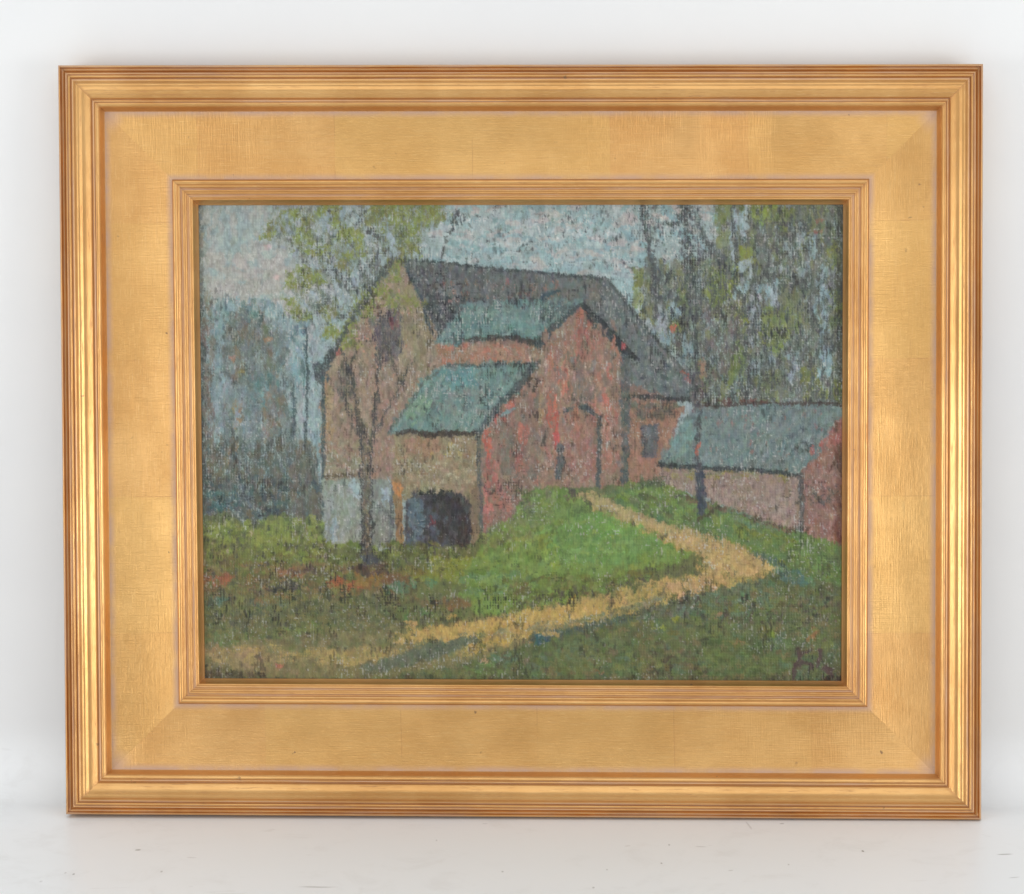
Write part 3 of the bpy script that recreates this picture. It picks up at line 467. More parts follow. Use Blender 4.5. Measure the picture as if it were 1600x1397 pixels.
for k, (x, y, w, h) in enumerate([(432, 358, 26, 16), (420, 369, 14, 8), (455, 335, 24, 10), (474, 370, 20, 26), (484, 378, 18, 16), (478, 350, 14, 14), (550, 366, 34, 16), (560, 372, 22, 12), (535, 365, 14, 14), (524, 345, 10, 20), (585, 345, 26, 14),
                                  (600, 326, 40, 14), (624, 340, 30, 30), (630, 320, 50, 10), (645, 355, 14, 20), (488, 432, 26, 14), (480, 440, 16, 18), (498, 436, 16, 10), (508, 392, 20, 16), (484, 393, 14, 8), (535, 412, 12, 16), (545, 400, 10, 10),
                                  (462, 484, 20, 16), (455, 474, 14, 12), (478, 495, 18, 8), (512, 488, 22, 16), (455, 440, 12, 20), (518, 518, 18, 12), (530, 520, 20, 14), (545, 528, 20, 16), (554, 538, 16, 10), (545, 505, 12, 16),
                                  (568, 482, 22, 20), (575, 470, 20, 14), (590, 460, 18, 12), (612, 415, 12, 26), (620, 425, 10, 22), (610, 465, 12, 20), (618, 475, 10, 14), (625, 410, 12, 10), (690, 345, 14, 10), (672, 330, 40, 14), (660, 345, 20, 14),
                                  (640, 372, 10, 20), (650, 390, 14, 14), (632, 395, 12, 14), (563, 395, 14, 12), (505, 330, 20, 10), (520, 326, 20, 8), (472, 420, 12, 10), (640, 470, 30, 14)]):
    a = [(120, 129, 64), (113, 121, 62), (126, 134, 72)] if k % 5 else [(112, 114, 74), (120, 124, 66)]
    dabs(rect(x - w / 2, y - h / 2, x + w / 2, y + h / 2), int(w * h / 30) + 5, 8, 4, .6, a, 600 + k, .74, 1.0, cj=6, aj=.9, thick=.8)
    dabs(rect(x - w * .9, y - h, x + w * .9, y + h), int(w * h / 40) + 5, 6, 3, 1.1, a + [(104, 110, 78)], 700 + k, .66, 1.1, cj=6, aj=.9)
line([(612, 410), (598, 430), (582, 452), (562, 482), (545, 510), (524, 545), (508, 572)], [6, 7, 6, 6, 5, 6, 9], (76, 80, 82), .50, 1.3, 1.4)
dabs([(555, 470), (600, 430), (610, 440), (570, 500), (550, 540), (530, 545)], 34, 7, 4, .6, [(126, 136, 60), (116, 124, 64)], 173, .66, 1.1, cj=6, aj=.9)
# trunk at the right
line([(1098, 800), (1095, 760), (1090, 720), (1091, 680), (1094, 640), (1092, 600), (1090, 540), (1086, 500), (1090, 450)], [8, 7, 6, 5.5, 5.5, 5.5, 5, 4.5, 4], (78, 80, 84), .50, 1.25, 1.2)
line([(1090, 455), (1084, 420), (1078, 385), (1074, 350), (1070, 314)], [4, 4, 4, 3.5, 3], (78, 82, 84), .46, 1.3, 1.2)
dabs([(1088, 738), (1099, 738), (1104, 804), (1092, 804)], 60, 9, 5, V, [(66, 72, 84), (58, 64, 76)], 151, .78, .8)
dabs([(1080, 580), (1106, 580), (1100, 640), (1084, 640)], 50, 10, 5, V, [(96, 84, 84), (80, 78, 84), (104, 92, 88)], 152, .68, 1)
dabs(rect(1089, 695, 1094, 712), 3, 9, 4, V, [(168, 92, 78)], 153, .8, .6)
dabs(rect(1094, 560, 1103, 596), 8, 10, 5, V, [(150, 116, 92)], 154, .66, .9)
dabs([(1066, 580), (1076, 584), (1084, 596), (1076, 598)], 5, 10, 4, .6, [(140, 74, 70)], 155, .72, .8)
dabs(rect(1050, 506, 1058, 520), 3, 8, 5, V, [(190, 98, 78)], 156, .8, .6)
line([(1092, 812), (1112, 800), (1124, 790)], 3, (84, 78, 56), .7, .9)
# scattered warm and cool accents
for x, y, c in [(527, 551, (160, 90, 82)), (420, 532, (150, 112, 84)), (366, 560, (144, 106, 92)), (377, 584, (138, 120, 80)), (1279, 345, (142, 92, 80)), (1279, 360, (138, 88, 76)), (708, 468, (150, 108, 104)), (420, 388, (176, 148, 150)),
                (438, 430, (182, 150, 148)), (748, 993, (176, 156, 66)), (896, 934, (176, 150, 78)), (435, 1040, (156, 92, 82)), (760, 1036, (166, 140, 112))]:
    dabs(rect(x - 4, y - 4, x + 4, y + 4), 3, 8, 5, 0, [c], int(x), .8, .7, thick=.8)
dabs([(330, 1014), (450, 1012), (600, 1012), (740, 1016), (830, 998), (820, 1008), (720, 1026), (600, 1036), (430, 1040), (340, 1036)], 110, 24, 6, -.05, [(152, 136, 92), (142, 128, 88), (160, 142, 92), (124, 116, 82)], 183, .50, 1.1, cj=4)
dabs([(640, 992), (760, 968), (880, 948), (880, 962), (760, 985), (650, 1000)], 60, 24, 7, -.15, [(172, 148, 92), (166, 144, 90)], 184, .74, .8, cj=4)
for (x0_, y0_, x1_, y1_, n_, a_, cs_, sd_) in [(850, 815, 1000, 880, 34, -.2, [(112, 156, 60), (96, 140, 56), (120, 150, 66)], 190), (1100, 1010, 1240, 1056, 26, .06, [(90, 108, 62), (78, 94, 54)], 191), (320, 815, 500, 850, 26, .3, [(124, 136, 70), (112, 126, 62)], 192),
                                          (700, 325, 980, 410, 40, 0, [(160, 170, 172), (130, 158, 164), (166, 160, 158)], 193), (640, 590, 800, 665, 18, 2.4, [(112, 138, 130), (100, 130, 128)], 194), (1110, 650, 1280, 715, 26, 2.4, [(112, 126, 124), (102, 118, 118)], 195),
                                          (850, 500, 970, 740, 30, V, [(168, 108, 92), (150, 114, 98), (128, 106, 94)], 196), (1120, 866, 1180, 900, 10, .3, [(180, 152, 106), (170, 146, 98)], 197), (640, 960, 900, 1000, 26, -.15, [(176, 152, 96), (160, 138, 90)], 198)]:
    dabs(rect(x0_, y0_, x1_, y1_), n_, 24, 5, a_, cs_, sd_, .8, .6, cj=4, thick=1.6)
fill([(560, 1046), (612, 1030), (655, 1012), (700, 1004), (744, 994), (752, 1000), (722, 1014), (680, 1030), (622, 1048), (570, 1054)], (88, 100, 82), .78, .8, 2, 1.6)
dabs([(440, 1000), (600, 1000), (620, 1010), (460, 1016)], 34, 16, 6, 0, [(104, 108, 74), (94, 98, 68)], 205, .66, 1.0)
dabs([(700, 990), (800, 986), (900, 968), (1000, 944), (1000, 950), (890, 978), (790, 996)], 44, 14, 4, -.15, [(118, 118, 86), (104, 110, 80)], 206, .62, 1.1)
line([(906, 771), (950, 788), (1000, 808), (1050, 828), (1100, 848), (1150, 868), (1184, 884)], [5, 8, 10, 13, 22, 26, 16], (182, 158, 112), .60, 1.0, 1.5)
dabs([(930, 776), (1060, 826), (1140, 856), (1190, 884), (1150, 896), (1090, 858), (1000, 818), (925, 784)], 70, 20, 6, .42, [(168, 146, 100), (160, 141, 97), (174, 148, 104)], 199, .68, .9, cj=4)
# bottom edge and corner darks, the monogram
dabs([(306, 1036), (340, 1046), (440, 1058), (440, 1066), (306, 1068)], 90, 12, 5, .15, [(72, 66, 52), (86, 80, 60), (60, 54, 44)], 157, .72, .9)
dabs(rect(306, 1058, 1320, 1070), 230, 12, 4, 0, [(78, 82, 58), (66, 68, 50), (92, 92, 68)], 158, .6, 1.1)
dabs(rect(1240, 1020, 1318, 1068), 70, 8, 5, .4, [(80, 86, 66), (74, 98, 72)], 159, .66, 1)
SG = (84, 70, 70)
for p in [[(1247, 1016), (1250, 1026), (1246, 1036), (1242, 1046), (1240, 1062)], [(1250, 1024), (1262, 1018), (1268, 1014)], [(1242, 1040), (1256, 1036), (1270, 1040), (1266, 1046)],
          [(1282, 1018), (1280, 1030), (1276, 1044)], [(1288, 1042), (1294, 1050), (1302, 1060)], [(1286, 1046), (1292, 1042), (1298, 1048)]]:
    line(p, 3.8, SG, .80, .8, .6)
dabs([(1288, 1060), (1320, 1058), (1320, 1070), (1290, 1070)], 24, 9, 5, 0, [(62, 48, 42)], 160, .7, .9)

# ---- broken colour: wet edges drag into one another, dark ground in the pits, dry-brush flecks and painted glints on the threads
def scatter(ax, ay, seed, cx=2.2, cy=3.2):
    dx = noise(cx, cy, seed) * ax + noise(7, 9, seed + 1) * ax * .5; dy = noise(cx, cy, seed + 2) * ay + noise(8, 8, seed + 3) * ay * .5
    jx = np.clip(np.rint(XX - PX0 + dx), 0, PW - 1).astype(int); jy = np.clip(np.rint(YY - PY0 + dy), 0, PH - 1).astype(int)
    return C[jy, jx]
C = C * .25 + scatter(1.5, 2.8, 70) * .5 + scatter(3.2, 6.0, 80, 3, 5) * .25
B = np.stack([soft(soft(C[..., k], 6), 6) for k in range(3)], -1)
C = C * .93 + B * .07
L = (C * np.array((.3, .5, .2), np.float32)).sum(-1, keepdims=True)
green = np.clip((C[..., 1:2] - C[..., 0:1] - 8) / 30, 0, 1) * np.clip((C[..., 1:2] - C[..., 2:3] - 30) / 60, 0, 1)
mead = np.clip((YY[..., None] - 800) / 60, 0, 1) * (1 - green)
rg = np.clip(C[..., 0] - C[..., 1], 0, 90); C[..., 1] += rg * .02
yel = np.clip((np.minimum(C[..., 0:1], C[..., 1:2]) - C[..., 2:3] - 25) / 25, 0, 1) * (1 - green)
sat = SAT + (SATG - SAT) * green + .08 * yel + .14 * mead
C = L + (C - L) * sat + TINT
C = C + mead * np.array((5, -1, -3), np.float32)
n1 = noise(2.2, 3.4, 41); n1b = noise(4.2, 2.0, 57); n2 = noise(60, 50, 42, 2); n3 = noise(2.0, 3.0, 43); n3b = noise(1.5, 4.6, 58); n4 = noise(30, 26, 44, 2); n5 = noise(5, 8, 45, 2)
THR = .5 * WARP * (1 + .6 * n4) + .36 * WEFT + .3 * WARP * WEFT
def crisp(q, lo, hi): return np.clip((q - lo) / (hi - lo), 0, 1)
# where the paint was scrubbed thin the dark ground shows in the pits of the weave, in clusters of short dashes
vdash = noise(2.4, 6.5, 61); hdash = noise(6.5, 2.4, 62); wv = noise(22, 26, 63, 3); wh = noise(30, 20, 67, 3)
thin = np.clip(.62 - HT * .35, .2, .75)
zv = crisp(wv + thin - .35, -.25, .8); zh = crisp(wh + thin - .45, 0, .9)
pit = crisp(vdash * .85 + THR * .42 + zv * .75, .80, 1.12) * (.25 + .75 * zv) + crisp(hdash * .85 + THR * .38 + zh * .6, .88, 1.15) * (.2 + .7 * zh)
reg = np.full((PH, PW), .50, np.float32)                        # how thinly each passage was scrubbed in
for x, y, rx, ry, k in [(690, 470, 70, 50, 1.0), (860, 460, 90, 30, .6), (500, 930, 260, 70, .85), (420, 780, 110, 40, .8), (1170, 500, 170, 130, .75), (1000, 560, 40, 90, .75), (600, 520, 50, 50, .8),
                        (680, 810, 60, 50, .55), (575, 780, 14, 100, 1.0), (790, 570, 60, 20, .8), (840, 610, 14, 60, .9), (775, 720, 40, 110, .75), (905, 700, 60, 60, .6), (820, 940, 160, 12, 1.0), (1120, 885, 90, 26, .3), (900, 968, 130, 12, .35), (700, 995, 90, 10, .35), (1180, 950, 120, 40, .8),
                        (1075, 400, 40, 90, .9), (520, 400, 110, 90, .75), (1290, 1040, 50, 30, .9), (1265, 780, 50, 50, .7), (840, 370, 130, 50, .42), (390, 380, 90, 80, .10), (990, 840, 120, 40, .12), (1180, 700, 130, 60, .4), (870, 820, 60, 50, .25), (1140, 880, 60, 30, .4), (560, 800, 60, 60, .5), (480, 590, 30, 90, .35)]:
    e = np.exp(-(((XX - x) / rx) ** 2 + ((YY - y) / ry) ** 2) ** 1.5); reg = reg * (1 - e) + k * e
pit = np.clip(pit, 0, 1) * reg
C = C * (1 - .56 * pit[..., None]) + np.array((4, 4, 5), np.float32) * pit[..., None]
# pale dry-brush flecks and varnish glints, both painted into the colour
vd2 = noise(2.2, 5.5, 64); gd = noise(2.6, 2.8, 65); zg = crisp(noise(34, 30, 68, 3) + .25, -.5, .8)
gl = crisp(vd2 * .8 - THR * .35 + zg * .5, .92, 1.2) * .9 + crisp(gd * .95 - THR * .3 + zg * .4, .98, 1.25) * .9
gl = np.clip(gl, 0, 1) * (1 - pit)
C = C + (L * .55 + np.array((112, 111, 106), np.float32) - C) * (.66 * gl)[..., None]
C = C * (1 + (n5 * .035 + THR * .04 + noise(2.2, 3.4, 59) * .05 + noise(4, 7, 66) * .06))[..., None]
C = C + np.stack([noise(5, 9, 46), noise(5, 8, 47), noise(5, 9, 48)], -1) * np.where((L > 136) & (YY[..., None] < 470), 1.8, 3.6)
C = (C - 116) * 1.02 + 116
C = np.clip(C, 14, 235)
RELIEF = -pit * .9 + gl * 1.7 + THR * .4 + n1 * .15 + np.clip(HT, 0, 1.2) * .9 + noise(5, 12, 49) * .25
import bpy, math
import numpy as np
from mathutils import Matrix, Vector

S = 0.0004                     # metres per unit of the frame's own drawing (one unit = 0.4 mm)
LEAN = math.radians(5.0)       # the frame stands on its lower back edge and leans on the wall
FW, FH = 1440.0, 1177.6        # outer size of the frame, in units
scene = bpy.context.scene
col = scene.collection
rng = np.random.RandomState(3)

# ---------------------------------------------------------------- helpers
def mesh_obj(name, co, faces, mat, parent=None, uv=None, smooth=True):
    me = bpy.data.meshes.new(name)
    me.from_pydata([tuple(c) for c in co], [], faces)
    if uv is not None:
        lay_ = me.uv_layers.new(name='UVMap')
        li = np.zeros(len(me.loops), np.int32); me.loops.foreach_get('vertex_index', li)
        lay_.data.foreach_set('uv', np.asarray(uv, np.float32)[li].ravel())
    me.polygons.foreach_set('use_smooth', [smooth] * len(me.polygons))
    me.materials.append(mat)
    me.update()
    o = bpy.data.objects.new(name, me); col.objects.link(o)
    if parent: o.parent = parent
    return o

class Nodes:
    def __init__(self, name):
        self.m = bpy.data.materials.new(name); self.m.use_nodes = True
        self.t = self.m.node_tree; self.t.nodes.clear()
        self.out = self.n('ShaderNodeOutputMaterial'); self.b = self.n('ShaderNodeBsdfPrincipled')
        self.l(self.b.outputs[0], self.out.inputs[0])
    def n(self, kind, **kw):
        x = self.t.nodes.new(kind)
        for k, v in kw.items():
            setattr(x, k, v)
        return x
    def l(self, a, b): self.t.links.new(a, b)
    def put(self, a, sock):
        if hasattr(a, 'is_output'): self.l(a, sock)
        else: sock.default_value = a
    def math(self, op, a, b=0.0, c=0.0, clamp=False):
        x = self.n('ShaderNodeMath', operation=op); x.use_clamp = clamp
        self.put(a, x.inputs[0]); self.put(b, x.inputs[1]); self.put(c, x.inputs[2]); return x.outputs[0]
    def ramp(self, a, lo, hi, to0=0.0, to1=1.0):
        x = self.n('ShaderNodeMapRange', interpolation_type='SMOOTHSTEP')
        self.put(a, x.inputs[0]); x.inputs[1].default_value = lo; x.inputs[2].default_value = hi
        x.inputs[3].default_value = to0; x.inputs[4].default_value = to1; return x.outputs[0]
    def noise(self, vec, scale, detail=3, rough=.55, sx=1, sy=1, sz=1, off=0, dist=0):
        mp = self.n('ShaderNodeMapping'); self.l(vec, mp.inputs[0]); mp.inputs[3].default_value = (sx, sy, sz); mp.inputs[1].default_value = (off, off * .7, off * .3)
        x = self.n('ShaderNodeTexNoise'); self.l(mp.outputs[0], x.inputs['Vector'])
        x.inputs['Scale'].default_value = scale; x.inputs['Detail'].default_value = detail; x.inputs['Roughness'].default_value = rough
        x.inputs['Distortion'].default_value = dist
        return x.outputs[0]
    def mix(self, f, a, b):
        x = self.n('ShaderNodeMix', data_type='RGBA'); self.put(f, x.inputs[0]); self.put(a, x.inputs[6]); self.put(b, x.inputs[7]); return x.outputs[2]
    def bump(self, h, strength, dist, prev=None):
        x = self.n('ShaderNodeBump'); self.l(h, x.inputs['Height']); x.inputs['Strength'].default_value = strength; x.inputs['Distance'].default_value = dist
        if prev: self.l(prev, x.inputs['Normal'])
        return x.outputs[0]

def lin(r, g, b, a=1.0):
    f = lambda c: c / 12.92 if c <= .04045 else ((c + .055) / 1.055) ** 2.4
    return (f(r / 255), f(g / 255), f(b / 255), a)

# ---------------------------------------------------------------- camera (solved from the frame's corners)
FOC = 3300.0
CP = Vector((55.4, 705.0, 3308.1 + 60))
def rotm(a, b, c):
    return Matrix.Rotation(c, 3, 'Z') @ Matrix.Rotation(b, 3, 'Y') @ Matrix.Rotation(a, 3, 'X')
RC = rotm(-0.03628, 0.02065, -0.00092)
ROTF = Matrix(((1, 0, 0), (0, math.sin(LEAN), -math.cos(LEAN)), (0, math.cos(LEAN), math.sin(LEAN))))   # frame's x,y,out -> world
def w(u, v, n): return (ROTF @ Vector((u, v, n))) * S
cam_data = bpy.data.cameras.new('camera'); cam = bpy.data.objects.new('camera', cam_data); col.objects.link(cam)
M = (ROTF @ RC).to_4x4(); M.translation = w(*CP); cam.matrix_world = M
cam_data.sensor_fit = 'HORIZONTAL'; cam_data.sensor_width = 36; cam_data.lens = 36 * FOC / 1600
cam_data.clip_start = .01; cam_data.clip_end = 50
scene.camera = cam
def ray_frame(x, y, n0):
    """point of the frame-parallel plane at height n0 that is seen at (x, y) of a 1600 x 1397 picture"""
    d = RC @ Vector(((x - 800) / FOC, -(y - 698.5) / FOC, -1)); k = (n0 - CP.z) / d.z
    return CP + d * k
def ray_table(x, y, z0):
    d = ROTF @ (RC @ Vector(((x - 800) / FOC, -(y - 698.5) / FOC, -1))); o = w(*CP); k = (z0 - o.z) / d.z
    return o + d * k
LP = (5.3, 5.6, 11.0); WORLD = .60; PAINT_K = .95; RELIEF_K = .8
# ---------------------------------------------------------------- white sweep: wall, cove and table in one sheet
def backdrop_material():
    g = Nodes('matt_white_paint'); geo = g.n('ShaderNodeNewGeometry'); P = geo.outputs['Position']
    sp = g.n('ShaderNodeSeparateXYZ'); g.l(P, sp.inputs[0])
    low = g.ramp(sp.outputs[2], .05, .012)                             # the table is scuffed, the wall is not
    big = g.noise(P, 5, 4, .6); fine = g.noise(P, 60, 4, .65)
    base = g.mix(g.ramp(big, .3, .7), (.765, .772, .775, 1), (.795, .80, .797, 1)); base = g.mix(low, base, (.875, .895, .905, 1))  # table coloured lighter than the wall to offset the weaker light there
    scuff = g.math('MULTIPLY', g.ramp(g.noise(P, 26, 5, .7, 1, 1, 1, 3, .6), .52, .72), low)
    base = g.mix(g.math('MULTIPLY', scuff, .17), base, (.60, .595, .58, 1))
    hair = g.math('MULTIPLY', g.ramp(g.noise(P, 70, 2, .5, .35, 1.2, 1, 9, 1.5), .71, .76), low)
    base = g.mix(g.math('MULTIPLY', hair, .14), base, (.42, .40, .38, 1))
    # individual scuffs and specks: x, y on the table, half length, half width (m), turn, strength
    marks = []
    for (px, py, L, W_, a, k) in [(216, 1328, 5, 3.5, .1, .75), (496, 1386, 30, 3.0, 0, .5), (1348, 1330, 2.2, 5, 0, .9), (1570, 1335, 13, 2.6, .12, .75), (1585, 1371, 10, 2.2, .3, .4),
                                  (115, 1366, 2.2, 4, 0, .7), (102, 1364, 1.8, 3, 0, .4), (785, 1362, 1.8, 4, 0, .5), (1033, 1349, 1.6, 4, 0, .6), (1046, 1320, 2, 5, 0, .45), (948, 1359, 1.7, 4, 0, .4),
                                  (1222, 1287, 4, 3, .2, .5), (1232, 1351, 1.6, 4, 0, .4), (927, 1387, 2, 4, 0, .5), (682, 1313, 1.6, 4, 0, .4), (300, 1340, 9, 2.5, -.2, .25), (252, 1362, 2, 5, 0, .45),
                                  (758, 1287, 5, 2.5, 0, .3), (65, 1377, 2.5, 4, 0, .3), (980, 1322, 6, 3, .4, .25), (1095, 1323, 10, 3, -.1, .3), (1142, 1360, 5, 3, .5, .3), (1170, 1290, 2, 24, .1, .3)]:
        p = ray_table(px, py, 0.0)
        sub = g.n('ShaderNodeVectorMath', operation='SUBTRACT'); g.l(P, sub.inputs[0]); sub.inputs[1].default_value = (p.x, p.y, 0)
        wob = g.n('ShaderNodeVectorMath', operation='ADD'); g.l(sub.outputs[0], wob.inputs[0])
        nz = g.math('MULTIPLY', g.math('SUBTRACT', fine, .5), .0022); cx = g.n('ShaderNodeCombineXYZ'); g.l(nz, cx.inputs[0]); g.l(nz, cx.inputs[1]); g.l(cx.outputs[0], wob.inputs[1])
        mp = g.n('ShaderNodeMapping', vector_type='TEXTURE'); g.l(wob.outputs[0], mp.inputs[0])
        mp.inputs[2].default_value = (0, 0, a); mp.inputs[3].default_value = (L * S, W_ * S, 1)
        ln = g.n('ShaderNodeVectorMath', operation='LENGTH'); g.l(mp.outputs[0], ln.inputs[0])
        marks.append(g.math('MULTIPLY', g.ramp(ln.outputs[1], 1.15, .5), k * .8))
    m = marks[0]
    for q in marks[1:]: m = g.math('MAXIMUM', m, q)
    base = g.mix(m, base, (.16, .14, .125, 1))
    g.l(base, g.b.inputs['Base Color'])
    g.l(g.math('ADD', g.math('SUBTRACT', .46, g.math('MULTIPLY', low, .2)), g.math('MULTIPLY', fine, .15)), g.b.inputs['Roughness'])
    g.l(g.math('SUBTRACT', .35, g.math('MULTIPLY', low, .17)), g.b.inputs['Specular IOR Level'])
    g.l(g.bump(fine, .12, .0006, g.bump(big, .1, .003)), g.b.inputs['Normal'])
    return g.m

wall_y = FH * S * math.sin(LEAN) + .0012       # where the frame's top back edge touches
R_ = wall_y - .004
prof = [(-2.2, 0.0), (-1.0, 0.0), (-.4, 0.0), (-.1, 0.0)] + [(wall_y - R_ + R_ * math.sin(a), R_ - R_ * math.cos(a)) for a in np.linspace(0, math.pi / 2, 22)] + [(wall_y, .3), (wall_y, .8), (wall_y, 2.2)]
xs_ = np.linspace(-2.2, 2.2, 12)
co = [(x, y, z) for (y, z) in prof for x in xs_]
fc = [(i * 12 + j, i * 12 + j + 1, (i + 1) * 12 + j + 1, (i + 1) * 12 + j) for i in range(len(prof) - 1) for j in range(11)]
sweep = mesh_obj('backdrop', co, fc, backdrop_material())
sweep['kind'] = 'structure'; sweep['label'] = 'white wall curving down into the scuffed white tabletop behind and below the frame'

# ---------------------------------------------------------------- the frame
root = bpy.data.objects.new('framed_painting', None); col.objects.link(root)
root.empty_display_size = .1
root.location = (0, 0, 0.0006); root.rotation_euler = (0, 0, 0)
root['label'] = 'oil painting of red barns in a wide gold frame leaning on a white wall'
root['category'] = 'framed painting'

OUT = {'TL': (-1.8, 2.0), 'TR': (-3.1, -1.5), 'BR': (2.4, -1.4), 'BL': (.6, 2.2)}        # the frame is a little out of square
INN = {'TL': (-2.2, .5), 'TR': (.1, -1.0), 'BR': (.7, -1.5), 'BL': (3.4, .6)}
def corner(k, t):
    f = min(1.0, max(0.0, t / 213.0)); t = t - 3.0 * (1 - f); ox = OUT[k][0] * (1 - f) + INN[k][0] * f; oy = OUT[k][1] * (1 - f) + INN[k][1] * f
    x = (-FW / 2 + t) if k[1] == 'L' else (FW / 2 - t); y = (FH - t) if k[0] == 'T' else t
    return x + ox, y + oy
def catmull(pts, n=5):
    pts = [np.array(p, float) for p in pts]; r = []
    for i in range(len(pts) - 1):
        p0 = pts[max(i - 1, 0)]; p1 = pts[i]; p2 = pts[i + 1]; p3 = pts[min(i + 2, len(pts) - 1)]
        for k in range(n):
            t = k / n
            r.append(.5 * ((2 * p1) + (-p0 + p2) * t + (2 * p0 - 5 * p1 + 4 * p2 - p3) * t * t + (-p0 + 3 * p1 - 3 * p2 + p3) * t ** 3))
    r.append(pts[-1]); return r
def T(t): return t + 3.0 * (1 - t / 213.0) if t > 5.5 else t
def moulding(name, prof, mat, parent, sub=4, nseg=90, wob=.35):
    if sub > 1:                                      # worn: the sharpest hollows and ridges are softened
        hh = [sum(b[1] * math.exp(-((b[0] - a[0]) / 2.6) ** 2) for b in prof) / sum(math.exp(-((b[0] - a[0]) / 2.6) ** 2) for b in prof) for a in prof]
        prof = [(q[0], q[1] * (.55 if q[0] < 20 else .78) + z * (.45 if q[0] < 20 else .22)) if 5 < q[0] < 207 and not 62 < q[0] < 178 else q for q, z in zip(prof, hh)]
    prof = [(T(q[0]), q[1]) for q in prof]
    """sweep the section (inset, height) round the four mitred sides; UV = distance along the side, inset"""
    pr = catmull(prof, sub) if sub > 1 else prof
    co, fc, uv = [], [], []
    for s, (a, b) in enumerate([('TL', 'TR'), ('TR', 'BR'), ('BR', 'BL'), ('BL', 'TL')]):
        k0 = len(co); r = np.random.RandomState(50 + s); ph = r.rand(6) * 6.28
        for i in range(nseg + 1):
            f = i / nseg; env = math.sin(math.pi * f)
            for (t, n) in pr:
                ax, ay = corner(a, t); bx, by = corner(b, t)
                L = math.hypot(bx - ax, by - ay)
                dn = wob * env * (math.sin(f * 23 + ph[0] + t * .12) * .5 + math.sin(f * 57 + ph[1] + t * .3) * .3 + math.sin(f * 131 + ph[2] - t * .21) * .25)
                co.append(tuple(Vector(w(ax + (bx - ax) * f, ay + (by - ay) * f, n + dn * min(1, n / 40)))))
                uv.append((s * 3.0 + (t + L * f) / 1000.0, t / 1000.0))
        m = len(pr)
        for i in range(nseg):
            for j in range(m - 1):
                fc.append((k0 + i * m + j, k0 + i * m + j + 1, k0 + (i + 1) * m + j + 1, k0 + (i + 1) * m + j)[::-1])
    return mesh_obj(name, co, fc, mat, parent, uv)

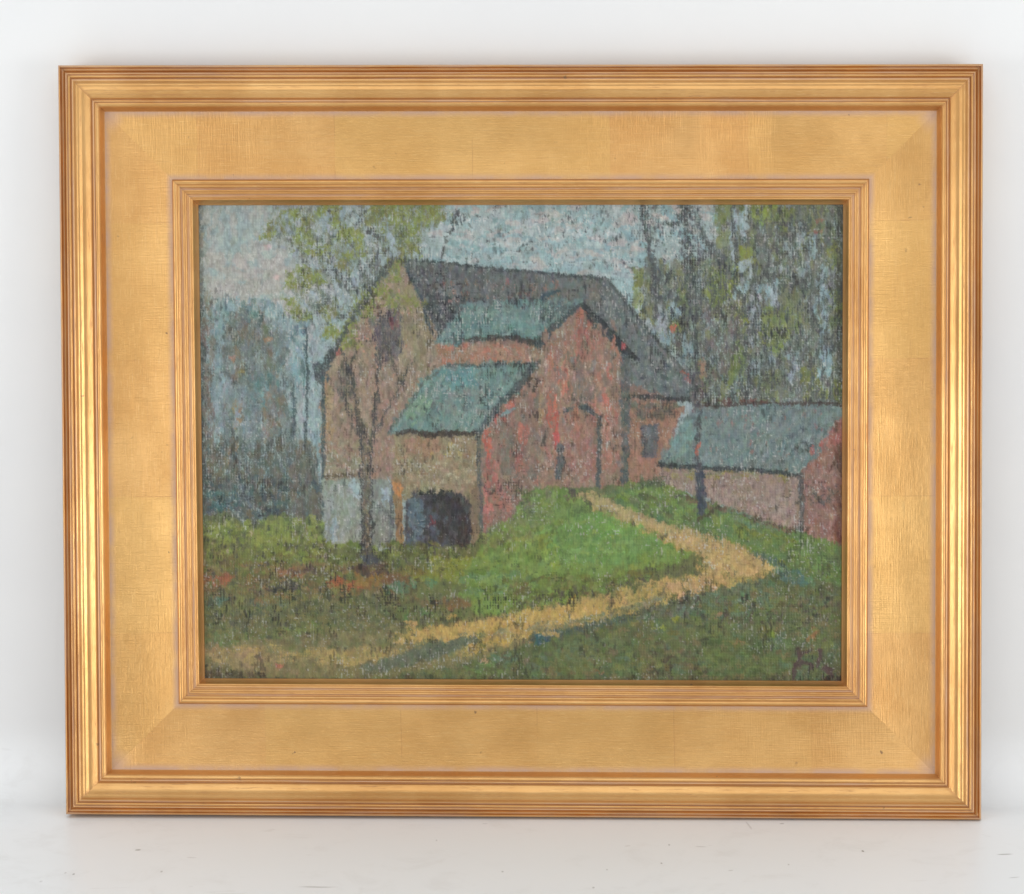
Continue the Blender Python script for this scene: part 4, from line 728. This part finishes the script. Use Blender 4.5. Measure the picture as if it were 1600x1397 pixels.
def gold_material(name, kind):
    g = Nodes(name); uvn = g.n('ShaderNodeUVMap'); U = uvn.outputs[0]
    sp = g.n('ShaderNodeSeparateXYZ'); g.l(U, sp.inputs[0]); u, t = sp.outputs[0], sp.outputs[1]
    tc = g.n('ShaderNodeTexCoord'); P = tc.outputs['Object']
    leaf = g.noise(P, 14, 4, .6); leaf2 = g.noise(P, 45, 5, .6, off=4)
    streak = g.noise(U, 1, 5, .6, 14, 520, 1, 2); streak2 = g.noise(U, 1, 3, .6, 50, 1100, 1, 8)
    gold = g.mix(g.ramp(leaf, .33, .67), (.61, .326, .116, 1), (.76, .448, .178, 1))
    gold = g.mix(g.math('MULTIPLY', g.ramp(streak, .35, .75), .40), gold, (.70, .38, .13, 1))
    gold = g.mix(g.math('MULTIPLY', g.ramp(streak2, .56, .70), .30), gold, (.93, .69, .34, 1))
    # red-brown clay where the leaf is rubbed through, along the length of the moulding
    rub = g.noise(U, 1, 6, .7, 28, 420, 1, 5)
    k = .62 if kind == 'moulding' else .22
    clay = g.math('MULTIPLY', g.ramp(rub, .54, .72), k)
    wax_bits = None
    if kind == 'moulding':
        # grooves hold grey-pink wax and bare clay; the inner slope's brown paints in occlusion
        clay_occl = None
        for c, hw, st in [(5.9, 1.3, .25), (12.7, 1.1, .2), (18.4, 1.0, .8), (51.6, 1.3, .6), (56.0, 1.0, .35), (66.5, 5.0, .25), (175.0, 1.6, .8), (183.2, .9, .35), (189.3, 1.2, .4), (194.2, .8, .35), (199, 1.2, .4), (203.8, .8, .3), (212, 4.6, .4)]:
            c = T(c); q = g.math('MULTIPLY', g.ramp(g.math('ABSOLUTE', g.math('SUBTRACT', t, c / 1000)), hw / 1000, hw / 2500), st)
            clay_occl = q if clay_occl is None else g.math('MAXIMUM', clay_occl, q)
        clay = g.math('MAXIMUM', clay, g.math('MULTIPLY', clay_occl, g.ramp(g.noise(U, 1, 4, .6, 12, 60, 1, 11), .25, .6, .35, .9)))
        wax = None
        for c, hw in [(3.0, 7.0), (15.0, 4.0), (23.0, 3.0), (56.5, 4.0), (189.6, 3.5), (199.6, 3.5)]:
            q = g.ramp(g.math('ABSOLUTE', g.math('SUBTRACT', t, c / 1000)), hw / 1000, hw / 3000)
            wax = q if wax is None else g.math('MAXIMUM', wax, q)
        wax = g.math('MULTIPLY', wax, g.ramp(g.noise(U, 1, 5, .65, 9, 500, 1, 21), .40, .62, .05, .62))
    else:
        e1 = g.ramp(t, .083, .0700); e2 = g.ramp(t, .163, .1745)
        wax = g.math('MAXIMUM', g.math('MULTIPLY', e1, .9), g.math('MULTIPLY', e2, .75))
        # wax gathers in the four corners of the panel
        cnr = g.n('ShaderNodeVectorMath', operation='MULTIPLY'); g.l(P, cnr.inputs[0]); cnr.inputs[1].default_value = (1, 0, 1)
        for k2 in ('TL', 'TR', 'BR', 'BL'):
            cx, cy = corner(k2, 69); q = Vector(w(cx, cy, 45)); d = g.n('ShaderNodeVectorMath', operation='DISTANCE')
            g.l(cnr.outputs[0], d.inputs[0]); d.inputs[1].default_value = (q.x, 0, q.z)
            wax = g.math('MAXIMUM', wax, g.math('MULTIPLY', g.ramp(g.math('ADD', d.outputs[1], g.math('MULTIPLY', g.math('SUBTRACT', leaf2, .5), .02)), .017, .004), .9))
        wax = g.math('MULTIPLY', wax, g.ramp(leaf2, .3, .62, .35, 1.0))
        # lap lines between the leaves, every 85 mm or so
        fr = g.math('PINGPONG', g.math('ADD', u, g.math('MULTIPLY', g.math('SUBTRACT', streak, .5), .002)), .108)
        lap = g.math('MULTIPLY', g.ramp(fr, .0012, .0003), g.ramp(leaf2, .42, .6, .0, .30))
        clay = g.math('MAXIMUM', clay, lap)
        smg = g.ramp(g.noise(P, 10, 6, .68, off=33), .46, .72)                     # toning rubbed unevenly over the leaf
        gold = g.mix(g.math('MULTIPLY', smg, .5), gold, (.56, .31, .115, 1))
        # some leaves are a shade cooler or duller than their neighbours
        fl = g.math('FLOOR', g.math('DIVIDE', u, .216)); wn = g.n('ShaderNodeTexWhiteNoise', noise_dimensions='1D'); g.l(fl, wn.inputs['W'])
        gold = g.mix(g.math('MULTIPLY', wn.outputs[0], .30), gold, (.74, .50, .17, 1))
    if kind == 'moulding':
        dm = g.math('SUBTRACT', g.math('MODULO', u, 3.0), t)                     # distance from the mitre
        mit = g.math('MAXIMUM', g.math('MULTIPLY', g.ramp(dm, .0011, .0004), .8), g.math('MULTIPLY', g.ramp(g.math('ADD', dm, g.math('MULTIPLY', g.math('SUBTRACT', leaf2, .5), .02)), .009, .001), .45))
        clay = g.math('MAXIMUM', clay, g.math('MULTIPLY', mit, g.ramp(leaf2, .35, .6, .3, 1)))
    gold = g.mix(clay, gold, (.36, .150, .060, 1))
    spots = g.math('MULTIPLY', g.ramp(g.noise(P, 160, 2, .5, off=7), .735, .78), g.ramp(leaf2, .45, .6, 0, .8))
    gold = g.mix(spots, gold, (.16, .09, .05, 1))
    gold = g.mix(wax, gold, (.52, .35, .27, 1))
    g.l(gold, g.b.inputs['Base Color'])
    metal = g.math('SUBTRACT', .97, g.math('MULTIPLY', g.math('MAXIMUM', g.math('MAXIMUM', clay, wax), spots), .75), 0, True)
    g.l(metal, g.b.inputs['Metallic'])
    r0 = .28 if kind == 'moulding' else .33
    ro = g.math('ADD', r0, g.math('MULTIPLY', leaf2, .16)); ro = g.math('ADD', ro, g.math('MULTIPLY', g.math('MAXIMUM', clay, wax), .22))
    g.l(ro, g.b.inputs['Roughness'])
    h = g.math('ADD', g.math('MULTIPLY', streak, .7), g.math('MULTIPLY', streak2, .3))
    nb = g.bump(h, .35 if kind == 'moulding' else .30, .00035)
    if kind == 'panel':
        # fine burnishing lines across the leaf in patches, as left by the brush
        cross = g.noise(U, 1, 3, .6, 420, 22, 1, 31); msk = g.ramp(g.noise(P, 7, 2, .5, off=17), .42, .66)
        msk = g.math('MAXIMUM', g.math('MULTIPLY', msk, .6), 0.0)
        hot = g.ramp(g.math('ABSOLUTE', g.math('SUBTRACT', u, 1.060)), .075, .035)
        nb = g.bump(g.math('MULTIPLY', cross, g.math('MAXIMUM', msk, hot)), .75, .0010, nb)
        nb = g.bump(g.noise(P, 9, 2, .5, off=23), .3, .007, nb); nb = g.bump(g.noise(U, 1, 4, .6, 30, 1300, 1, 41), .4, .0005, nb)
    nb = g.bump(leaf2, .12, .0006, nb)
    g.l(nb, g.b.inputs['Normal'])
    return g.m

gm = gold_material('gold_leaf_moulding', 'moulding'); gp = gold_material('gold_leaf_panel', 'panel')
outer = [(6, 0), (2.0, 3), (1.2, 14), (0.3, 44), (0.2, 50), (.8, 54), (2.2, 56.6), (4.0, 57.2), (5.2, 56.2), (5.9, 55.6), (7.2, 57.4), (8.8, 59.4), (10.4, 60), (11.8, 59), (12.7, 57.2),
         (13.7, 59.8), (15.4, 61.8), (17.2, 61), (18.4, 57.6), (19.3, 59.6), (20.6, 61.4), (22, 61.4), (24, 62.6), (27, 66.0), (30, 67.4), (32.5, 67.2), (35, 67.9), (38, 68.6), (42, 67.4), (46, 65), (49.5, 62.6),
         (51.6, 59.4), (52.6, 61.2), (54, 62.2), (55.2, 61.6), (56, 60.2), (57.2, 61.8), (59, 62), (61.4, 60.4), (63.8, 57.4), (66, 52.6), (67.8, 49.2), (68.6, 48.0), (69.4, 47.2)]
panel = [(69.0, 47.6)] + [(t, 47.6 - 3.8 * math.sin((t - 69) / 106 * math.pi) - (t - 69) * .022) for t in np.linspace(74, 170, 12)] + [(175.0, 45.2)]
inner = [(174.2, 44.0), (174.7, 46.6), (175.8, 49.0), (177.6, 50.6), (179.6, 51.2), (181.8, 50.2), (183.2, 48.6), (184.6, 49.8), (186.2, 49.8), (187.6, 48.2), (188.6, 46.2), (190.2, 46.2),
         (191.4, 47.8), (192.8, 47.8), (194.2, 46.2), (195.4, 47.2), (196.8, 46.6), (198, 44.4), (199.8, 44.4), (201, 45.8), (202.4, 45.4), (203.8, 43.8), (205, 44.8), (206.4, 43.8), (208, 40.8), (210, 36.6), (212, 33.2), (213.2, 31.4), (213.6, 27.0)]
om = moulding('outer_moulding', outer, gm, root)
om['label'] = 'ribbed gold outer moulding with red clay showing in its grooves'
pm = moulding('flat_panel', panel, gp, root, 1, 60, .5)
pm['label'] = 'wide smooth gold leaf panel between the two ribbed mouldings'
im = moulding('inner_moulding', inner, gm, root, 4, 90, .15)
im['label'] = 'narrow stepped gold moulding round the painting'
# back of the frame (bare wood), one flat ring
gw = Nodes('bare_wood'); gw.b.inputs['Base Color'].default_value = (.42, .28, .16, 1); gw.b.inputs['Roughness'].default_value = .7
gtc = gw.n('ShaderNodeTexCoord'); gw.l(gw.mix(gw.noise(gtc.outputs['Object'], 8, 4, .6, 1, 1, 14), (.30, .19, .10, 1), (.50, .34, .20, 1)), gw.b.inputs['Base Color'])
co, fc = [], []
for k in ('TL', 'TR', 'BR', 'BL'): co.append(tuple(w(*corner(k, 6), 0)))
for k in ('TL', 'TR', 'BR', 'BL'): co.append(tuple(w(*corner(k, 213.5), 0)))
for k in ('TL', 'TR', 'BR', 'BL'): co.append(tuple(w(*corner(k, 213.5), 26.9)))
for i in range(4):
    j = (i + 1) % 4; fc.append((i, j, 4 + j, 4 + i)); fc.append((4 + i, 4 + j, 8 + j, 8 + i))
mesh_obj('frame_back', co, fc, gw.m, root, smooth=False)

# ---------------------------------------------------------------- the canvas, with its painted surface as real relief
cs = [ray_frame(PX0, PY0, 29), ray_frame(PX0 + PW - 1, PY0, 29), ray_frame(PX0, PY0 + PH - 1, 29), ray_frame(PX0 + PW - 1, PY0 + PH - 1, 29)]
cs = [np.array(c) for c in cs]
fx = np.linspace(0, 1, PW)[None, :, None]; fy = np.linspace(0, 1, PH)[:, None, None]
pos = (cs[0] * (1 - fx) + cs[1] * fx) * (1 - fy) + (cs[2] * (1 - fx) + cs[3] * fx) * fy
edge = np.minimum(np.minimum(XX - PX0, PX0 + PW - 1 - XX), np.minimum(YY - PY0, PY0 + PH - 1 - YY))
pos[..., 2] += RELIEF * RELIEF_K * np.clip(edge / 8, 0, 1)
pos = pos.reshape(-1, 3) @ np.array(ROTF).T * S
me = bpy.data.meshes.new('canvas'); nv = PW * PH; nf = (PW - 1) * (PH - 1)
me.vertices.add(nv); me.vertices.foreach_set('co', pos.astype(np.float32).ravel())
ii = (np.arange(PH - 1)[:, None] * PW + np.arange(PW - 1)[None, :]).ravel()
quads = np.stack([ii, ii + PW, ii + PW + 1, ii + 1], 1).astype(np.int32)
me.loops.add(nf * 4); me.loops.foreach_set('vertex_index', quads.ravel())
me.polygons.add(nf); me.polygons.foreach_set('loop_start', np.arange(0, nf * 4, 4, dtype=np.int32))
me.polygons.foreach_set('use_smooth', np.ones(nf, bool))
me.update(calc_edges=True)
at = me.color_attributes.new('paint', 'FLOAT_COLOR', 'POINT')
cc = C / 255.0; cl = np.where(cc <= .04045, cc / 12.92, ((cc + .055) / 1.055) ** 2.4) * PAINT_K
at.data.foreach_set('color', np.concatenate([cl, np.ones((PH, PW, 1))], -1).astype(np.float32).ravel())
g = Nodes('oil_paint'); va = g.n('ShaderNodeAttribute'); va.attribute_name = 'paint'
tc = g.n('ShaderNodeTexCoord'); g.l(va.outputs[0], g.b.inputs['Base Color'])
g.l(g.ramp(g.noise(tc.outputs['Object'], 90, 4, .6), .3, .7, .30, .48), g.b.inputs['Roughness'])
g.b.inputs['Specular IOR Level'].default_value = .38
g.l(g.bump(g.noise(tc.outputs['Object'], 900, 3, .6), .35, .0002), g.b.inputs['Normal'])
me.materials.append(g.m)
cv = bpy.data.objects.new('canvas', me); col.objects.link(cv); cv.parent = root
cv['label'] = 'thickly painted canvas: red barns with teal roofs, bare trees, green meadow and a sandy track'

# ---------------------------------------------------------------- light: two soft boxes at the sides, an added overhead fill, a dim white room
def softbox(name, loc, target, sx, sy, power, c=(1, 1, 1)):
    d = bpy.data.lights.new(name, 'AREA'); d.shape = 'RECTANGLE'; d.size = sx; d.size_y = sy; d.energy = power; d.color = c
    o = bpy.data.objects.new(name, d); col.objects.link(o); o.location = loc
    o.rotation_euler = (Vector(target) - Vector(loc)).to_track_quat('-Z', 'Y').to_euler()
    return o
softbox('softbox_lamp', (-1.2, -.95, .24), (0, 0, .14), .6, .44, LP[0])
softbox('softbox_lamp', (1.2, -.95, .24), (0, 0, .14), .6, .44, LP[1])
softbox('overhead_fill', (0, -1.3, 1.6), (0, -.3, .0), 2.6, 1.6, LP[2])  # unseen fill light added overhead to brighten the table
world = bpy.data.worlds.new('World'); scene.world = world; world.use_nodes = True
bg = world.node_tree.nodes['Background']; bg.inputs[0].default_value = (.97, .985, 1, 1); bg.inputs[1].default_value = WORLD

scene.view_settings.view_transform = 'Standard'; scene.view_settings.look = 'None'
scene.view_settings.exposure = 0; scene.view_settings.gamma = 1
scene.render.engine = 'CYCLES'
scene.render.resolution_x = 1024; scene.render.resolution_y = 894
